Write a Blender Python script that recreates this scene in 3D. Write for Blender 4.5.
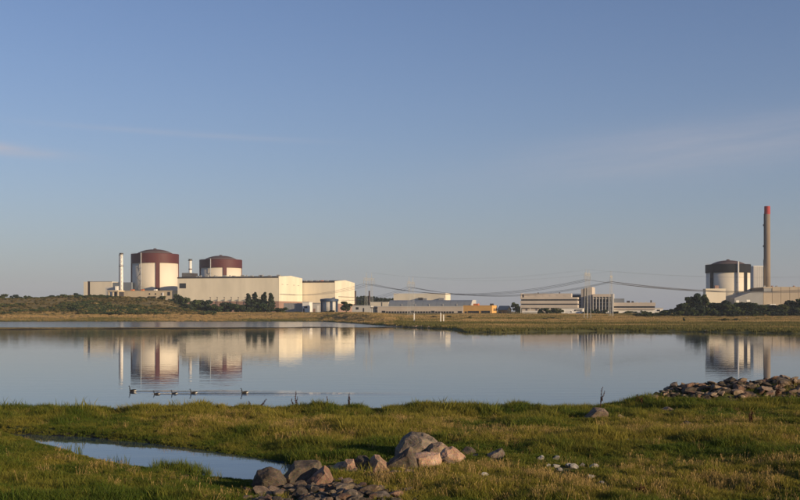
import bpy, bmesh, math, random
import numpy as np
from mathutils import Vector, Matrix, noise as mnoise

for o in list(bpy.data.objects): bpy.data.objects.remove(o)
scene = bpy.context.scene
COL = scene.collection
R = math.radians
random.seed(7); rng = np.random.default_rng(7)

# ------------------------------------------------------------------ camera, sky, sun, exposure
F, HY, CH = 1100.0, 311.0, 6.0            # focal length in photo pixels, horizon row, eye height
cam_d = bpy.data.cameras.new('camera'); cam = bpy.data.objects.new('camera', cam_d); COL.objects.link(cam)
cam.location = (0, 0, CH); cam.rotation_euler = (R(90), 0, 0)
cam_d.sensor_width = 36; cam_d.lens = 36*F/800; cam_d.shift_y = (HY-250)/800
cam_d.clip_start = 0.5; cam_d.clip_end = 30000
scene.camera = cam
SUN_AZ, SUN_EL = 54.0, 13.0               # sun stands behind the camera, to its right
sx, sy = math.sin(R(SUN_AZ)), -math.cos(R(SUN_AZ))
sun_dir = Vector((sx*math.cos(R(SUN_EL)), sy*math.cos(R(SUN_EL)), math.sin(R(SUN_EL))))
sl = bpy.data.lights.new('sun', 'SUN'); so = bpy.data.objects.new('sun', sl); COL.objects.link(so)
so.rotation_euler = sun_dir.to_track_quat('Z', 'Y').to_euler(); so.location = (60, -60, 60)
sl.energy = 5.0; sl.angle = R(0.53); sl.color = (1.0, 0.77, 0.49)
scene.view_settings.view_transform = 'Standard'; scene.view_settings.look = 'None'
scene.view_settings.exposure = 0.16; scene.view_settings.gamma = 1.0
scene.view_settings.use_curve_mapping = False

world = bpy.data.worlds.new('World'); scene.world = world; world.use_nodes = True
wt = world.node_tree; wt.nodes.clear()
def wn(t, **k):
    n = wt.nodes.new(t)
    for a, b in k.items(): setattr(n, a, b)
    return n
sky = wn('ShaderNodeTexSky', sky_type='NISHITA', sun_disc=False)
sky.sun_elevation = R(SUN_EL); sky.sun_rotation = math.atan2(sx, sy)
sky.altitude = 0; sky.air_density = 1.0; sky.dust_density = 0.3; sky.ozone_density = 1.2
bg = wn('ShaderNodeBackground'); bg.inputs['Strength'].default_value = 0.073
out = wn('ShaderNodeOutputWorld')
tc = wn('ShaderNodeTexCoord'); sep = wn('ShaderNodeSeparateXYZ'); wt.links.new(tc.outputs['Generated'], sep.inputs[0])
def M(op, a, b=None, c=None):
    n = wn('ShaderNodeMath', operation=op)
    for i, v in enumerate((a, b, c)):
        if v is None: continue
        if isinstance(v, (int, float)): n.inputs[i].default_value = v
        else: wt.links.new(v, n.inputs[i])
    return n.outputs[0]
az = M('ARCTAN2', sep.outputs['X'], sep.outputs['Y'])
el = M('ARCSINE', sep.outputs['Z'])
comb = wn('ShaderNodeCombineXYZ'); wt.links.new(M('MULTIPLY', az, 3.0), comb.inputs[0])
wt.links.new(M('MULTIPLY', M('SUBTRACT', el, M('MULTIPLY', az, 0.10)), 26.0), comb.inputs[1])
nz = wn('ShaderNodeTexNoise'); nz.inputs['Scale'].default_value = 1.6; nz.inputs['Detail'].default_value = 6; nz.inputs['Roughness'].default_value = 0.62
wt.links.new(comb.outputs[0], nz.inputs['Vector'])
mask = None
# thin cirrus wisps: (azimuth, elevation, half width, half height, slope, amount)
for a0, e0, wa, we, sl_, am in ((0.27, 0.142, 0.17, 0.022, 0.10, 0.42), (-0.37, 0.139, 0.055, 0.0045, -0.06, 1.5),
                                (-0.20, 0.157, 0.10, 0.0025, -0.035, 0.28), (1.3, 0.2, 0.3, 0.02, 0.05, 0.3), (-1.4, 0.16, 0.3, 0.02, 0.05, 0.3)):
    da = M('SUBTRACT', az, a0); de = M('SUBTRACT', M('SUBTRACT', el, e0), M('MULTIPLY', da, sl_))
    r2 = M('ADD', M('POWER', M('ABSOLUTE', M('DIVIDE', da, wa)), 2.0), M('POWER', M('ABSOLUTE', M('DIVIDE', de, we)), 2.0))
    g = M('MULTIPLY', M('EXPONENT', M('MULTIPLY', r2, -1.0)), am)
    mask = g if mask is None else M('ADD', mask, g)
mr = wn('ShaderNodeMapRange'); mr.inputs['From Min'].default_value = 0.33; mr.inputs['From Max'].default_value = 0.72; mr.inputs['To Min'].default_value = 0.3
wt.links.new(nz.outputs['Fac'], mr.inputs['Value'])
fac = M('MULTIPLY', mask, mr.outputs[0])
mx = wn('ShaderNodeMix', data_type='RGBA')
wt.links.new(fac, mx.inputs['Factor']); wt.links.new(sky.outputs[0], mx.inputs['A']); mx.inputs['B'].default_value = (7.4, 6.3, 4.9, 1)
hz = wn('ShaderNodeMix', data_type='RGBA')                 # grey sea haze low in the sky, the same all round
wt.links.new(M('MULTIPLY', M('EXPONENT', M('MULTIPLY', M('MAXIMUM', el, 0.0), -9.0)), 0.80), hz.inputs['Factor'])
wt.links.new(mx.outputs['Result'], hz.inputs['A']); hz.inputs['B'].default_value = (3.0, 3.08, 2.95, 1)
tint = wn('ShaderNodeMix', data_type='RGBA', blend_type='MULTIPLY'); tint.inputs['Factor'].default_value = 1.0
wt.links.new(hz.outputs['Result'], tint.inputs['A']); tint.inputs['B'].default_value = (0.97, 1.04, 1.40, 1)
wt.links.new(tint.outputs['Result'], bg.inputs['Color']); wt.links.new(bg.outputs[0], out.inputs[0])

# ------------------------------------------------------------------ helpers
def X(px, D): return (px-400)/F*D
def Z(py, D): return CH-(py-HY)/F*D
def sstep(a, b, x):
    t = np.clip((np.asarray(x, float)-a)/(b-a), 0, 1); return t*t*(3-2*t)
def vnoise(x, y, seed=0):
    x = np.asarray(x, float); y = np.asarray(y, float)
    xi = np.floor(x).astype(np.int64); yi = np.floor(y).astype(np.int64); xf = x-xi; yf = y-yi
    def h(a, b):
        n = (a*374761393 + b*668265263 + seed*974711) & 0x7fffffff
        n = ((n ^ (n >> 13))*1274126177) & 0x7fffffff
        return ((n ^ (n >> 16)) & 0xffff)/65535.0
    u = xf*xf*(3-2*xf); v = yf*yf*(3-2*yf)
    return (h(xi, yi)*(1-u)+h(xi+1, yi)*u)*(1-v)+(h(xi, yi+1)*(1-u)+h(xi+1, yi+1)*u)*v
def fbm(x, y, seed=0, o=4):
    s = 0; a = 0.5; f = 1.0
    for i in range(o): s = s+a*vnoise(np.asarray(x)*f, np.asarray(y)*f, seed+i*17); a *= .5; f *= 2.03
    return s/(1-.5**o)

class MB:
    def __init__(s): s.v = []; s.f = []
    def add(s, vs, fs):
        o = len(s.v); s.v += [tuple(v) for v in vs]; s.f += [tuple(i+o for i in f) for f in fs]; return s
    def box(s, x0, x1, y0, y1, z0, z1):
        return s.add([(x0,y0,z0),(x1,y0,z0),(x1,y1,z0),(x0,y1,z0),(x0,y0,z1),(x1,y0,z1),(x1,y1,z1),(x0,y1,z1)],
                     [(0,3,2,1),(4,5,6,7),(0,1,5,4),(1,2,6,5),(2,3,7,6),(3,0,4,7)])
    def prism_x(s, prof, x0, x1):                      # profile of (y, z), extruded along x
        n = len(prof); vs = [(x0,y,z) for y,z in prof]+[(x1,y,z) for y,z in prof]
        fs = [tuple(range(n-1,-1,-1)), tuple(range(n,2*n))]+[(i,(i+1)%n,(i+1)%n+n,i+n) for i in range(n)]
        return s.add(vs, fs)
    def lathe(s, prof, n=48, c=(0,0), cap=True):       # profile of (r, z)
        vs = []; fs = []
        for r, z in prof:
            for k in range(n):
                a = 2*math.pi*k/n; vs.append((c[0]+r*math.cos(a), c[1]+r*math.sin(a), z))
        for i in range(len(prof)-1):
            for k in range(n):
                k2 = (k+1)%n; fs.append((i*n+k, i*n+k2, (i+1)*n+k2, (i+1)*n+k))
        if cap: fs += [tuple(range(n-1,-1,-1)), tuple((len(prof)-1)*n+k for k in range(n))]
        return s.add(vs, fs)
    def tube(s, pts, rad, n=6):
        pts = [Vector(p) for p in pts]; rr = rad if isinstance(rad, (list, tuple)) else [rad]*len(pts)
        vs = []; fs = []
        for i, p in enumerate(pts):
            t = (pts[min(i+1,len(pts)-1)]-pts[max(i-1,0)]).normalized()
            up = Vector((0,0,1)) if abs(t.z) < .95 else Vector((0,1,0))
            a = t.cross(up).normalized(); b = t.cross(a)
            for k in range(n):
                w = 2*math.pi*k/n; vs.append(p+(a*math.cos(w)+b*math.sin(w))*rr[i])
        for i in range(len(pts)-1):
            for k in range(n):
                k2 = (k+1)%n; fs.append((i*n+k, i*n+k2, (i+1)*n+k2, (i+1)*n+k))
        fs += [tuple(range(n)), tuple((len(pts)-1)*n+k for k in range(n-1,-1,-1))]
        return s.add(vs, fs)
    def mesh(s, name, m=None, smooth=False):
        me = bpy.data.meshes.new(name); me.from_pydata(s.v, [], s.f)
        bm = bmesh.new(); bm.from_mesh(me); bmesh.ops.recalc_face_normals(bm, faces=bm.faces); bm.to_mesh(me); bm.free()
        if m: me.materials.append(m)
        if smooth: me.polygons.foreach_set('use_smooth', [True]*len(me.polygons))
        return me
def link(name, me, parent=None, loc=(0,0,0), rot=(0,0,0), sc=(1,1,1)):
    o = bpy.data.objects.new(name, me); COL.objects.link(o); o.location = loc; o.rotation_euler = rot; o.scale = sc
    if parent: o.parent = parent
    return o
def part(name, mb, m, parent, smooth=False): return link(name, mb.mesh(name, m, smooth), parent)
def tag(o, label, cat, group=None):
    o['label'] = label; o['category'] = cat
    if group: o['group'] = group
    return o
def thing(name, label, cat, loc, rz=0, group=None):
    return tag(link(name, None, None, loc, (0,0,rz)), label, cat, group)
def structure(o): o['kind'] = 'structure'; return o
def stuff(o): o['kind'] = 'stuff'; return o

# ------------------------------------------------------------------ materials
def new_mat(name):
    m = bpy.data.materials.new(name); m.use_nodes = True; nt = m.node_tree
    return m, nt, nt.nodes['Principled BSDF']
def mk(name, col, rough=.7, var=.12, scale=.25, bump=0.0, bscale=6.0, col2=None, spec=.3, streak=0.0, metal=0.0):
    m, nt, p = new_mat(name)
    t = nt.nodes.new('ShaderNodeTexCoord')
    mp = nt.nodes.new('ShaderNodeMapping'); nt.links.new(t.outputs['Object'], mp.inputs['Vector'])
    if streak: mp.inputs['Scale'].default_value = (1, 1, streak)
    n = nt.nodes.new('ShaderNodeTexNoise'); n.inputs['Scale'].default_value = scale; n.inputs['Detail'].default_value = 6; n.inputs['Roughness'].default_value = .6
    nt.links.new(mp.outputs[0], n.inputs['Vector'])
    r = nt.nodes.new('ShaderNodeValToRGB'); r.color_ramp.elements[0].position = .3; r.color_ramp.elements[1].position = .72
    c2 = col2 or tuple(min(1, c*(1+var)) for c in col)
    r.color_ramp.elements[0].color = (*[c*(1-var) for c in col], 1); r.color_ramp.elements[1].color = (*c2, 1)
    nt.links.new(n.outputs['Fac'], r.inputs[0]); nt.links.new(r.outputs[0], p.inputs['Base Color'])
    p.inputs['Roughness'].default_value = rough; p.inputs['Specular IOR Level'].default_value = spec; p.inputs['Metallic'].default_value = metal
    if bump:
        n2 = nt.nodes.new('ShaderNodeTexNoise'); n2.inputs['Scale'].default_value = bscale; n2.inputs['Detail'].default_value = 5
        nt.links.new(t.outputs['Object'], n2.inputs['Vector'])
        b = nt.nodes.new('ShaderNodeBump'); b.inputs['Strength'].default_value = bump; b.inputs['Distance'].default_value = .1
        nt.links.new(n2.outputs['Fac'], b.inputs['Height']); nt.links.new(b.outputs[0], p.inputs['Normal'])
    return m
CREAM = mk('cream_cladding', (.72,.65,.51), .55, .11, .09, streak=.3)
CREAM2 = mk('cream_concrete', (.66,.59,.47), .7, .08, .08, streak=.25)
TAN = mk('tan_render', (.52,.43,.30), .8, .10, .15)
PLINTH = mk('red_brown_plinth', (.30,.19,.15), .8, .15, .2)
MAROON = mk('maroon_metal', (.082,.018,.018), .6, .14, .12, streak=.3)
DOME = mk('brown_roofing', (.085,.052,.048), .75, .15, .1)
BLACK = mk('black_metal', (.007,.008,.011), .85, .2, .15)
ROOFD = mk('dark_roofing', (.045,.040,.042), .8, .2, .3)
DARK = mk('dark_steel', (.05,.045,.045), .6, .2, .5)
BROWNPIPE = mk('brown_stack_metal', (.07,.045,.04), .6, .2, .5)
GLASS = mk('dark_window_glass', (.018,.022,.028), .08, .2, .4, spec=.6)
CONC = mk('grey_concrete', (.33,.29,.24), .85, .12, .1, streak=.15)
CONCB = mk('beige_concrete_panel', (.36,.30,.23), .85, .10, .12, streak=.2)
CHIMC = mk('weathered_chimney_concrete', (.235,.185,.14), .9, .16, .07, streak=.3)
GREYP = mk('light_grey_panel', (.50,.48,.45), .6, .07, .1, streak=.3)
GREYD = mk('mid_grey_cladding', (.27,.27,.27), .7, .08, .15)
OFFICE = mk('office_concrete', (.47,.41,.35), .8, .10, .1, streak=.4)
BLUEG = mk('blue_grey_cladding', (.17,.19,.22), .55, .1, .1)
ROOFM = mk('grey_metal_roof', (.24,.25,.27), .5, .1, .1)
WHITE = mk('white_paint', (.74,.71,.66), .6, .06, .4)
ORANGE = mk('ochre_render', (.62,.36,.12), .8, .10, .2)
ORANGE2 = mk('orange_tile', (.5,.16,.06), .8, .15, .4)
RED = mk('red_paint', (.34,.04,.04), .7, .12, .2)
BLUE = mk('dark_blue_paint', (.035,.06,.11), .5, .15, .3)
STEEL = mk('galvanised_steel', (.36,.36,.35), .7, .1, .5)
CABLE = mk('cable_aluminium', (.10,.10,.105), .5, .1, .5)
BARK = mk('bark', (.09,.07,.05), .9, .3, 1.5)

def rock_mat(name, a, b, c, sc=2.2):
    m, nt, p = new_mat(name)
    t = nt.nodes.new('ShaderNodeTexCoord'); oi = nt.nodes.new('ShaderNodeObjectInfo')
    add = nt.nodes.new('ShaderNodeVectorMath'); add.operation = 'ADD'
    nt.links.new(t.outputs['Object'], add.inputs[0]); nt.links.new(oi.outputs['Location'], add.inputs[1])
    n = nt.nodes.new('ShaderNodeTexNoise'); n.inputs['Scale'].default_value = sc; n.inputs['Detail'].default_value = 8; n.inputs['Roughness'].default_value = .65
    nt.links.new(add.outputs[0], n.inputs['Vector'])
    r = nt.nodes.new('ShaderNodeValToRGB'); e = r.color_ramp.elements
    e[0].position = .30; e[0].color = (*a, 1); e[1].position = .70; e[1].color = (*c, 1); q = e.new(.5); q.color = (*b, 1)
    nt.links.new(n.outputs['Fac'], r.inputs[0])
    hs = nt.nodes.new('ShaderNodeHueSaturation'); nt.links.new(r.outputs[0], hs.inputs['Color'])
    mr = nt.nodes.new('ShaderNodeMapRange'); mr.inputs['To Min'].default_value = .65; mr.inputs['To Max'].default_value = 1.3
    nt.links.new(oi.outputs['Random'], mr.inputs['Value']); nt.links.new(mr.outputs[0], hs.inputs['Value'])
    v = nt.nodes.new('ShaderNodeTexVoronoi'); v.inputs['Scale'].default_value = 45
    nt.links.new(add.outputs[0], v.inputs['Vector'])
    mx = nt.nodes.new('ShaderNodeMix'); mx.data_type = 'RGBA'; mx.blend_type = 'MULTIPLY'; mx.inputs['Factor'].default_value = .35
    nt.links.new(hs.outputs[0], mx.inputs['A']); nt.links.new(v.outputs['Color'], mx.inputs['B'])
    nt.links.new(mx.outputs['Result'], p.inputs['Base Color'])
    n2 = nt.nodes.new('ShaderNodeTexNoise'); n2.inputs['Scale'].default_value = 9; n2.inputs['Detail'].default_value = 8; n2.inputs['Roughness'].default_value = .7
    nt.links.new(add.outputs[0], n2.inputs['Vector'])
    bp = nt.nodes.new('ShaderNodeBump'); bp.inputs['Strength'].default_value = .9; bp.inputs['Distance'].default_value = .06
    nt.links.new(n2.outputs['Fac'], bp.inputs['Height']); nt.links.new(bp.outputs[0], p.inputs['Normal'])
    p.inputs['Roughness'].default_value = .85; p.inputs['Specular IOR Level'].default_value = .25
    return m
RGREY = rock_mat('grey_gneiss', (.050,.040,.030), (.175,.140,.105), (.33,.255,.185))
RPINK = rock_mat('pink_granite', (.36,.22,.15), (.52,.33,.22), (.62,.44,.32))
RRUST = rock_mat('rusty_gneiss', (.10,.065,.05), (.22,.13,.085), (.34,.22,.15))
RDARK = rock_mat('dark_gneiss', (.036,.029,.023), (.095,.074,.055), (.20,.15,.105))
RPALE = rock_mat('pale_stone', (.36,.33,.29), (.50,.46,.40), (.62,.58,.52))
RTAN = rock_mat('tan_stone', (.13,.095,.065), (.27,.195,.135), (.44,.33,.23))

def leaf_mat(name, a, b, tr=.25, inst=False, attr=None, gold=None):
    m, nt, p = new_mat(name)
    if attr:
        at = nt.nodes.new('ShaderNodeAttribute'); at.attribute_name = attr; at.attribute_type = 'INSTANCER'
        f = at.outputs['Fac']
    else: f = nt.nodes.new('ShaderNodeObjectInfo').outputs['Random']
    cr = nt.nodes.new('ShaderNodeAttribute'); cr.attribute_name = 'rnd'
    mx = nt.nodes.new('ShaderNodeMix'); mx.data_type = 'RGBA'; mx.inputs['A'].default_value = (*a, 1); mx.inputs['B'].default_value = (*b, 1)
    ad = nt.nodes.new('ShaderNodeMath'); ad.operation = 'MULTIPLY_ADD'; ad.use_clamp = True
    nt.links.new(cr.outputs['Fac'], ad.inputs[0]); ad.inputs[1].default_value = .5
    s = nt.nodes.new('ShaderNodeMath'); s.operation = 'SUBTRACT'; nt.links.new(f, s.inputs[0]); s.inputs[1].default_value = .22
    nt.links.new(s.outputs[0], ad.inputs[2]); nt.links.new(ad.outputs[0], mx.inputs['Factor'])
    c = mx.outputs['Result']
    nt.links.new(c, p.inputs['Base Color']); p.inputs['Roughness'].default_value = .75; p.inputs['Specular IOR Level'].default_value = .15
    tl = nt.nodes.new('ShaderNodeBsdfTranslucent'); nt.links.new(c, tl.inputs['Color'])
    ms = nt.nodes.new('ShaderNodeMixShader'); ms.inputs[0].default_value = tr
    nt.links.new(p.outputs[0], ms.inputs[1]); nt.links.new(tl.outputs[0], ms.inputs[2])
    nt.links.new(ms.outputs[0], nt.nodes['Material Output'].inputs['Surface'])
    return m
LEAF = leaf_mat('leaf_green', (.032,.055,.022), (.085,.100,.036))
PINE = leaf_mat('pine_green', (.018,.032,.020), (.036,.050,.026), .12)
HEATH = leaf_mat('heath_scrub', (.060,.062,.020), (.20,.15,.055), .15)
GRASS = leaf_mat('grass_green', (.066,.104,.012), (.24,.205,.035), .30, attr='tone')
DRYG = leaf_mat('grass_dry', (.20,.15,.045), (.46,.31,.12), .30, attr='tone')
REEDG = leaf_mat('marsh_tussock', (.095,.10,.026), (.43,.29,.13), .2, attr='tone')
DOCK = leaf_mat('dock_seed', (.045,.018,.012), (.085,.035,.02), .1)

# ------------------------------------------------------------------ terrain heights
_sp = [-2000,-400,0,200,320,345,372,395,412,440,459,466,500,520,600,700,800,1200,3000]
_sd = [700,640,622,628,625,560,480,425,398,374,350,312,308,318,330,318,292,280,300]
def far_shore(px): return np.interp(px, _sp, _sd)
def far_z(x, y):
    x = np.asarray(x, float); y = np.asarray(y, float); px = x/np.maximum(y, 1)*F+400
    d = y-far_shore(px)-9*(fbm(x/22, y/22, 3)-.5)
    left = 1-sstep(360, 420, px)
    z = -.9+1.5*sstep(-9, 7, d)
    rise = left*4.0*sstep(5, 95, d)+(1-left)*(1.5*sstep(15, 330, d)+2.2*sstep(150, 560, d))
    hill = 11.2*(1-sstep(150, 212, px))*sstep(690, 850, y)*(1-.55*sstep(880, 1000, y))
    hill = hill*(0.86+.28*fbm(x/60, y/60, 9))
    k = sstep(0, 40, d)
    return z+rise+hill+k*(.5*(fbm(x/9, y/9, 5)-.5)+.35*(fbm(x/3, y/3, 6)-.5))

def img(px, py, z=0.0):
    D = (CH-z)*F/(py-HY); return X(px, D), D
_pu = [img(*p) for p in ((-12,432),(8,434),(80,437),(150,444),(220,454),(285,463.5),(312,470.5))]
_pl = [img(*p) for p in ((-12,430),(8,439.5),(60,451),(110,463),(160,471),(205,478),(250,483),(285,481),(312,468))]
_pux, _puy = zip(*_pu); _plx, _ply = zip(*_pl)
def pond_d(x, y):
    yu = np.interp(x, _pux, _puy); yl = np.interp(x, _plx, _ply)
    return np.minimum(yu-y, y-yl)
def near_shore(x):
    return 63.0+1.6*(fbm(np.asarray(x)/7, 0*np.asarray(x), 21)-.5)+11.0*sstep(11, 26, x)+4*sstep(60, 200, np.abs(x))
def crest(x): return np.interp(x, [11,14.3,16.2,18.5,20.6,21.7,23.3,30,60,300], [0,.05,.50,.70,.82,.88,.95,1.1,1.2,.4])
def near_z(x, y):
    x = np.asarray(x, float); y = np.asarray(y, float)
    base = .52-.20*sstep(53, 58, y)*(1-sstep(9, 17, x))+.48*sstep(6, 20, x)-.34*(1-sstep(-7, 3, x))*(1-sstep(43, 55, y))
    yl_ = np.interp(x, _plx, _ply); yu_ = np.interp(x, _pux, _puy); calm = 1-.75*sstep(-6,-1,y-yl_)*(1-sstep(2.5,5,y-yu_))*(1-sstep(-5,-2,x))
    base = base+calm*(.42*(fbm(x/4.5, y/4.5, 31)-.5)+.52*(fbm(x/1.4, y/1.4, 33)-.5))-.20*(1-sstep(1,6,y-yu_))*(y > yl_)*(1-sstep(-5,-2,x))
    base = base+.28*np.exp(-((y-61)/2.2)**2)*(1.6*fbm(x/2.6, y*0+3, 35)-.2)*(1-sstep(10, 16, x))
    base = base+crest(x)*np.exp(-((y-64.0)/2.3)**2)
    base = base+4.0*sstep(27, -4, y)
    base = np.maximum(base, .07)
    d = near_shore(x)-y
    z = -1.0+(base+1.0)*sstep(-2.2, 1.6, d)
    pd = pond_d(x, y)
    return z+(-.30-z)*sstep(-.9, .5, pd)
def hit(px, py, fn=near_z, a=24., b=76., st=.05):
    D = np.arange(a, b, st); g = Z(py, D) <= fn(X(px, D), D)
    D0 = D[np.argmax(g)] if g.any() else b
    x = float(X(px, D0)); return x, float(D0), float(fn(x, D0))

def grid_mesh(name, xs, ys, fn, fan=False):
    U, V = np.meshgrid(xs, ys); Xv = U*V if fan else U; Yv = V
    P = np.stack([Xv, Yv, fn(Xv, Yv)], -1).reshape(-1, 3)
    nx, ny = len(xs), len(ys); i = np.arange(ny-1)[:, None]*nx+np.arange(nx-1)[None]
    Q = np.stack([i, i+1, i+1+nx, i+nx], -1).reshape(-1, 4)
    me = bpy.data.meshes.new(name); me.vertices.add(len(P)); me.vertices.foreach_set('co', P.ravel())
    me.loops.add(Q.size); me.loops.foreach_set('vertex_index', Q.ravel().astype(np.int32))
    me.polygons.add(len(Q)); me.polygons.foreach_set('loop_start', np.arange(0, Q.size, 4, dtype=np.int32))
    me.polygons.foreach_set('use_smooth', np.ones(len(Q), bool)); me.update(); me.validate()
    return me

# near ground material: grassy soil with mud by the water
def ground_mat(name, cols, sc, bump=.6, bsc=3.0, anis=(1,1,1), low=None):
    m, nt, p = new_mat(name)
    g = nt.nodes.new('ShaderNodeNewGeometry'); mp = nt.nodes.new('ShaderNodeMapping'); mp.inputs['Scale'].default_value = anis
    nt.links.new(g.outputs['Position'], mp.inputs['Vector'])
    n = nt.nodes.new('ShaderNodeTexNoise'); n.inputs['Scale'].default_value = sc; n.inputs['Detail'].default_value = 8; n.inputs['Roughness'].default_value = .68
    nt.links.new(mp.outputs[0], n.inputs['Vector'])
    r = nt.nodes.new('ShaderNodeValToRGB'); e = r.color_ramp.elements
    while len(e) < len(cols): e.new(.5)
    for i, c in enumerate(cols): e[i].position = .28+.44*i/(len(cols)-1); e[i].color = (*c, 1)
    nt.links.new(n.outputs['Fac'], r.inputs[0]); colr = r.outputs[0]
    if low:
        s = nt.nodes.new('ShaderNodeSeparateXYZ'); nt.links.new(g.outputs['Position'], s.inputs[0])
        n3 = nt.nodes.new('ShaderNodeTexNoise'); n3.inputs['Scale'].default_value = low[3] ; n3.inputs['Detail'].default_value = 5
        nt.links.new(g.outputs['Position'], n3.inputs['Vector'])
        a = nt.nodes.new('ShaderNodeMath'); a.operation = 'MULTIPLY_ADD'; nt.links.new(n3.outputs['Fac'], a.inputs[0]); a.inputs[1].default_value = low[2]; nt.links.new(s.outputs['Z'], a.inputs[2])
        q = nt.nodes.new('ShaderNodeMapRange'); q.interpolation_type = 'SMOOTHSTEP'; q.inputs['From Min'].default_value = low[0]; q.inputs['From Max'].default_value = low[1]
        nt.links.new(a.outputs[0], q.inputs['Value'])
        mx = nt.nodes.new('ShaderNodeMix'); mx.data_type = 'RGBA'; nt.links.new(q.outputs[0], mx.inputs['Factor'])
        n4 = nt.nodes.new('ShaderNodeValToRGB'); n4.color_ramp.elements[0].color = (*low[4], 1); n4.color_ramp.elements[1].color = (*low[5], 1)
        nt.links.new(n.outputs['Fac'], n4.inputs[0])
        nt.links.new(n4.outputs[0], mx.inputs['A']); nt.links.new(colr, mx.inputs['B']); colr = mx.outputs['Result']
    nt.links.new(colr, p.inputs['Base Color']); p.inputs['Roughness'].default_value = .95; p.inputs['Specular IOR Level'].default_value = .1
    n2 = nt.nodes.new('ShaderNodeTexNoise'); n2.inputs['Scale'].default_value = bsc; n2.inputs['Detail'].default_value = 6
    nt.links.new(g.outputs['Position'], n2.inputs['Vector'])
    b = nt.nodes.new('ShaderNodeBump'); b.inputs['Strength'].default_value = bump; b.inputs['Distance'].default_value = .3
    nt.links.new(n2.outputs['Fac'], b.inputs['Height']); nt.links.new(b.outputs[0], p.inputs['Normal'])
    return m
SOIL = ground_mat('meadow_soil', ((.035,.046,.010),(.065,.074,.018),(.13,.105,.04)), .8, low=(.02,.22,.05,2.0,(.02,.017,.012),(.035,.03,.02)))
FARG = ground_mat('marsh_ground', ((.12,.105,.036),(.23,.17,.062),(.40,.27,.105)), .05, .5, .6, (1,2.4,1),
                  low=(1.2,2.6,1.2,.03,(.10,.105,.03),(.18,.155,.05)))

xs = np.concatenate([[-300,-200,-130,-90,-70,-58], np.arange(-50, 50.1, .35), [58,70,90,130,200,300]])
ys = np.concatenate([[-200,-120,-70,-40,-20,-8,-2], np.arange(2, 24, 1.2), np.arange(24, 79, .35)])
gm = grid_mesh('ground', xs, ys, near_z); gm.materials.append(SOIL); ground = structure(link('ground', gm))
us = np.concatenate([np.linspace(-1.0, -.5, 40)[:-1], np.linspace(-.5, .5, 420), np.linspace(.5, 1.0, 40)[1:]])
yf = np.concatenate([np.arange(262, 700, 4), np.arange(700, 1320, 14), np.geomspace(1320, 5000, 24)])
fm = grid_mesh('far_shore', us, yf, far_z, True); fm.materials.append(FARG); structure(link('far_shore', fm))

# mud bar crossing the bay
def bar_z(t): return .12+.22*vnoise(t/11, 0, 41)
mb = MB(); n = 220
vs = []; fs = []
for i in range(n):
    px = -260+i*(690/(n-1)); D = float(np.interp(px, [-260,0,200,300,430], [352,357,384,398,402]))+1.5*math.sin(i*.21)
    w = .8+1.2*float(vnoise(i/9, 0, 43)); h = float(.03+.30*vnoise(i/6, 0, 44))
    for dy, zz in ((-w-1.2,-.5),(-w*.5,h*.7),(0,h),(w*.5,h*.6),(w+1.2,-.5)):
        vs.append((X(px, D), D+dy, zz))
for i in range(n-1):
    for k in range(4): a = i*5+k; fs.append((a, a+5, a+6, a+1))
mb.add(vs, fs); MUD = mk('dark_wet_mud', (.045,.036,.022), .95, .3, .3, bump=.6, bscale=1.5, spec=.05)
structure(link('mud_bar', mb.mesh('mud_bar', MUD, True)))

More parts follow.
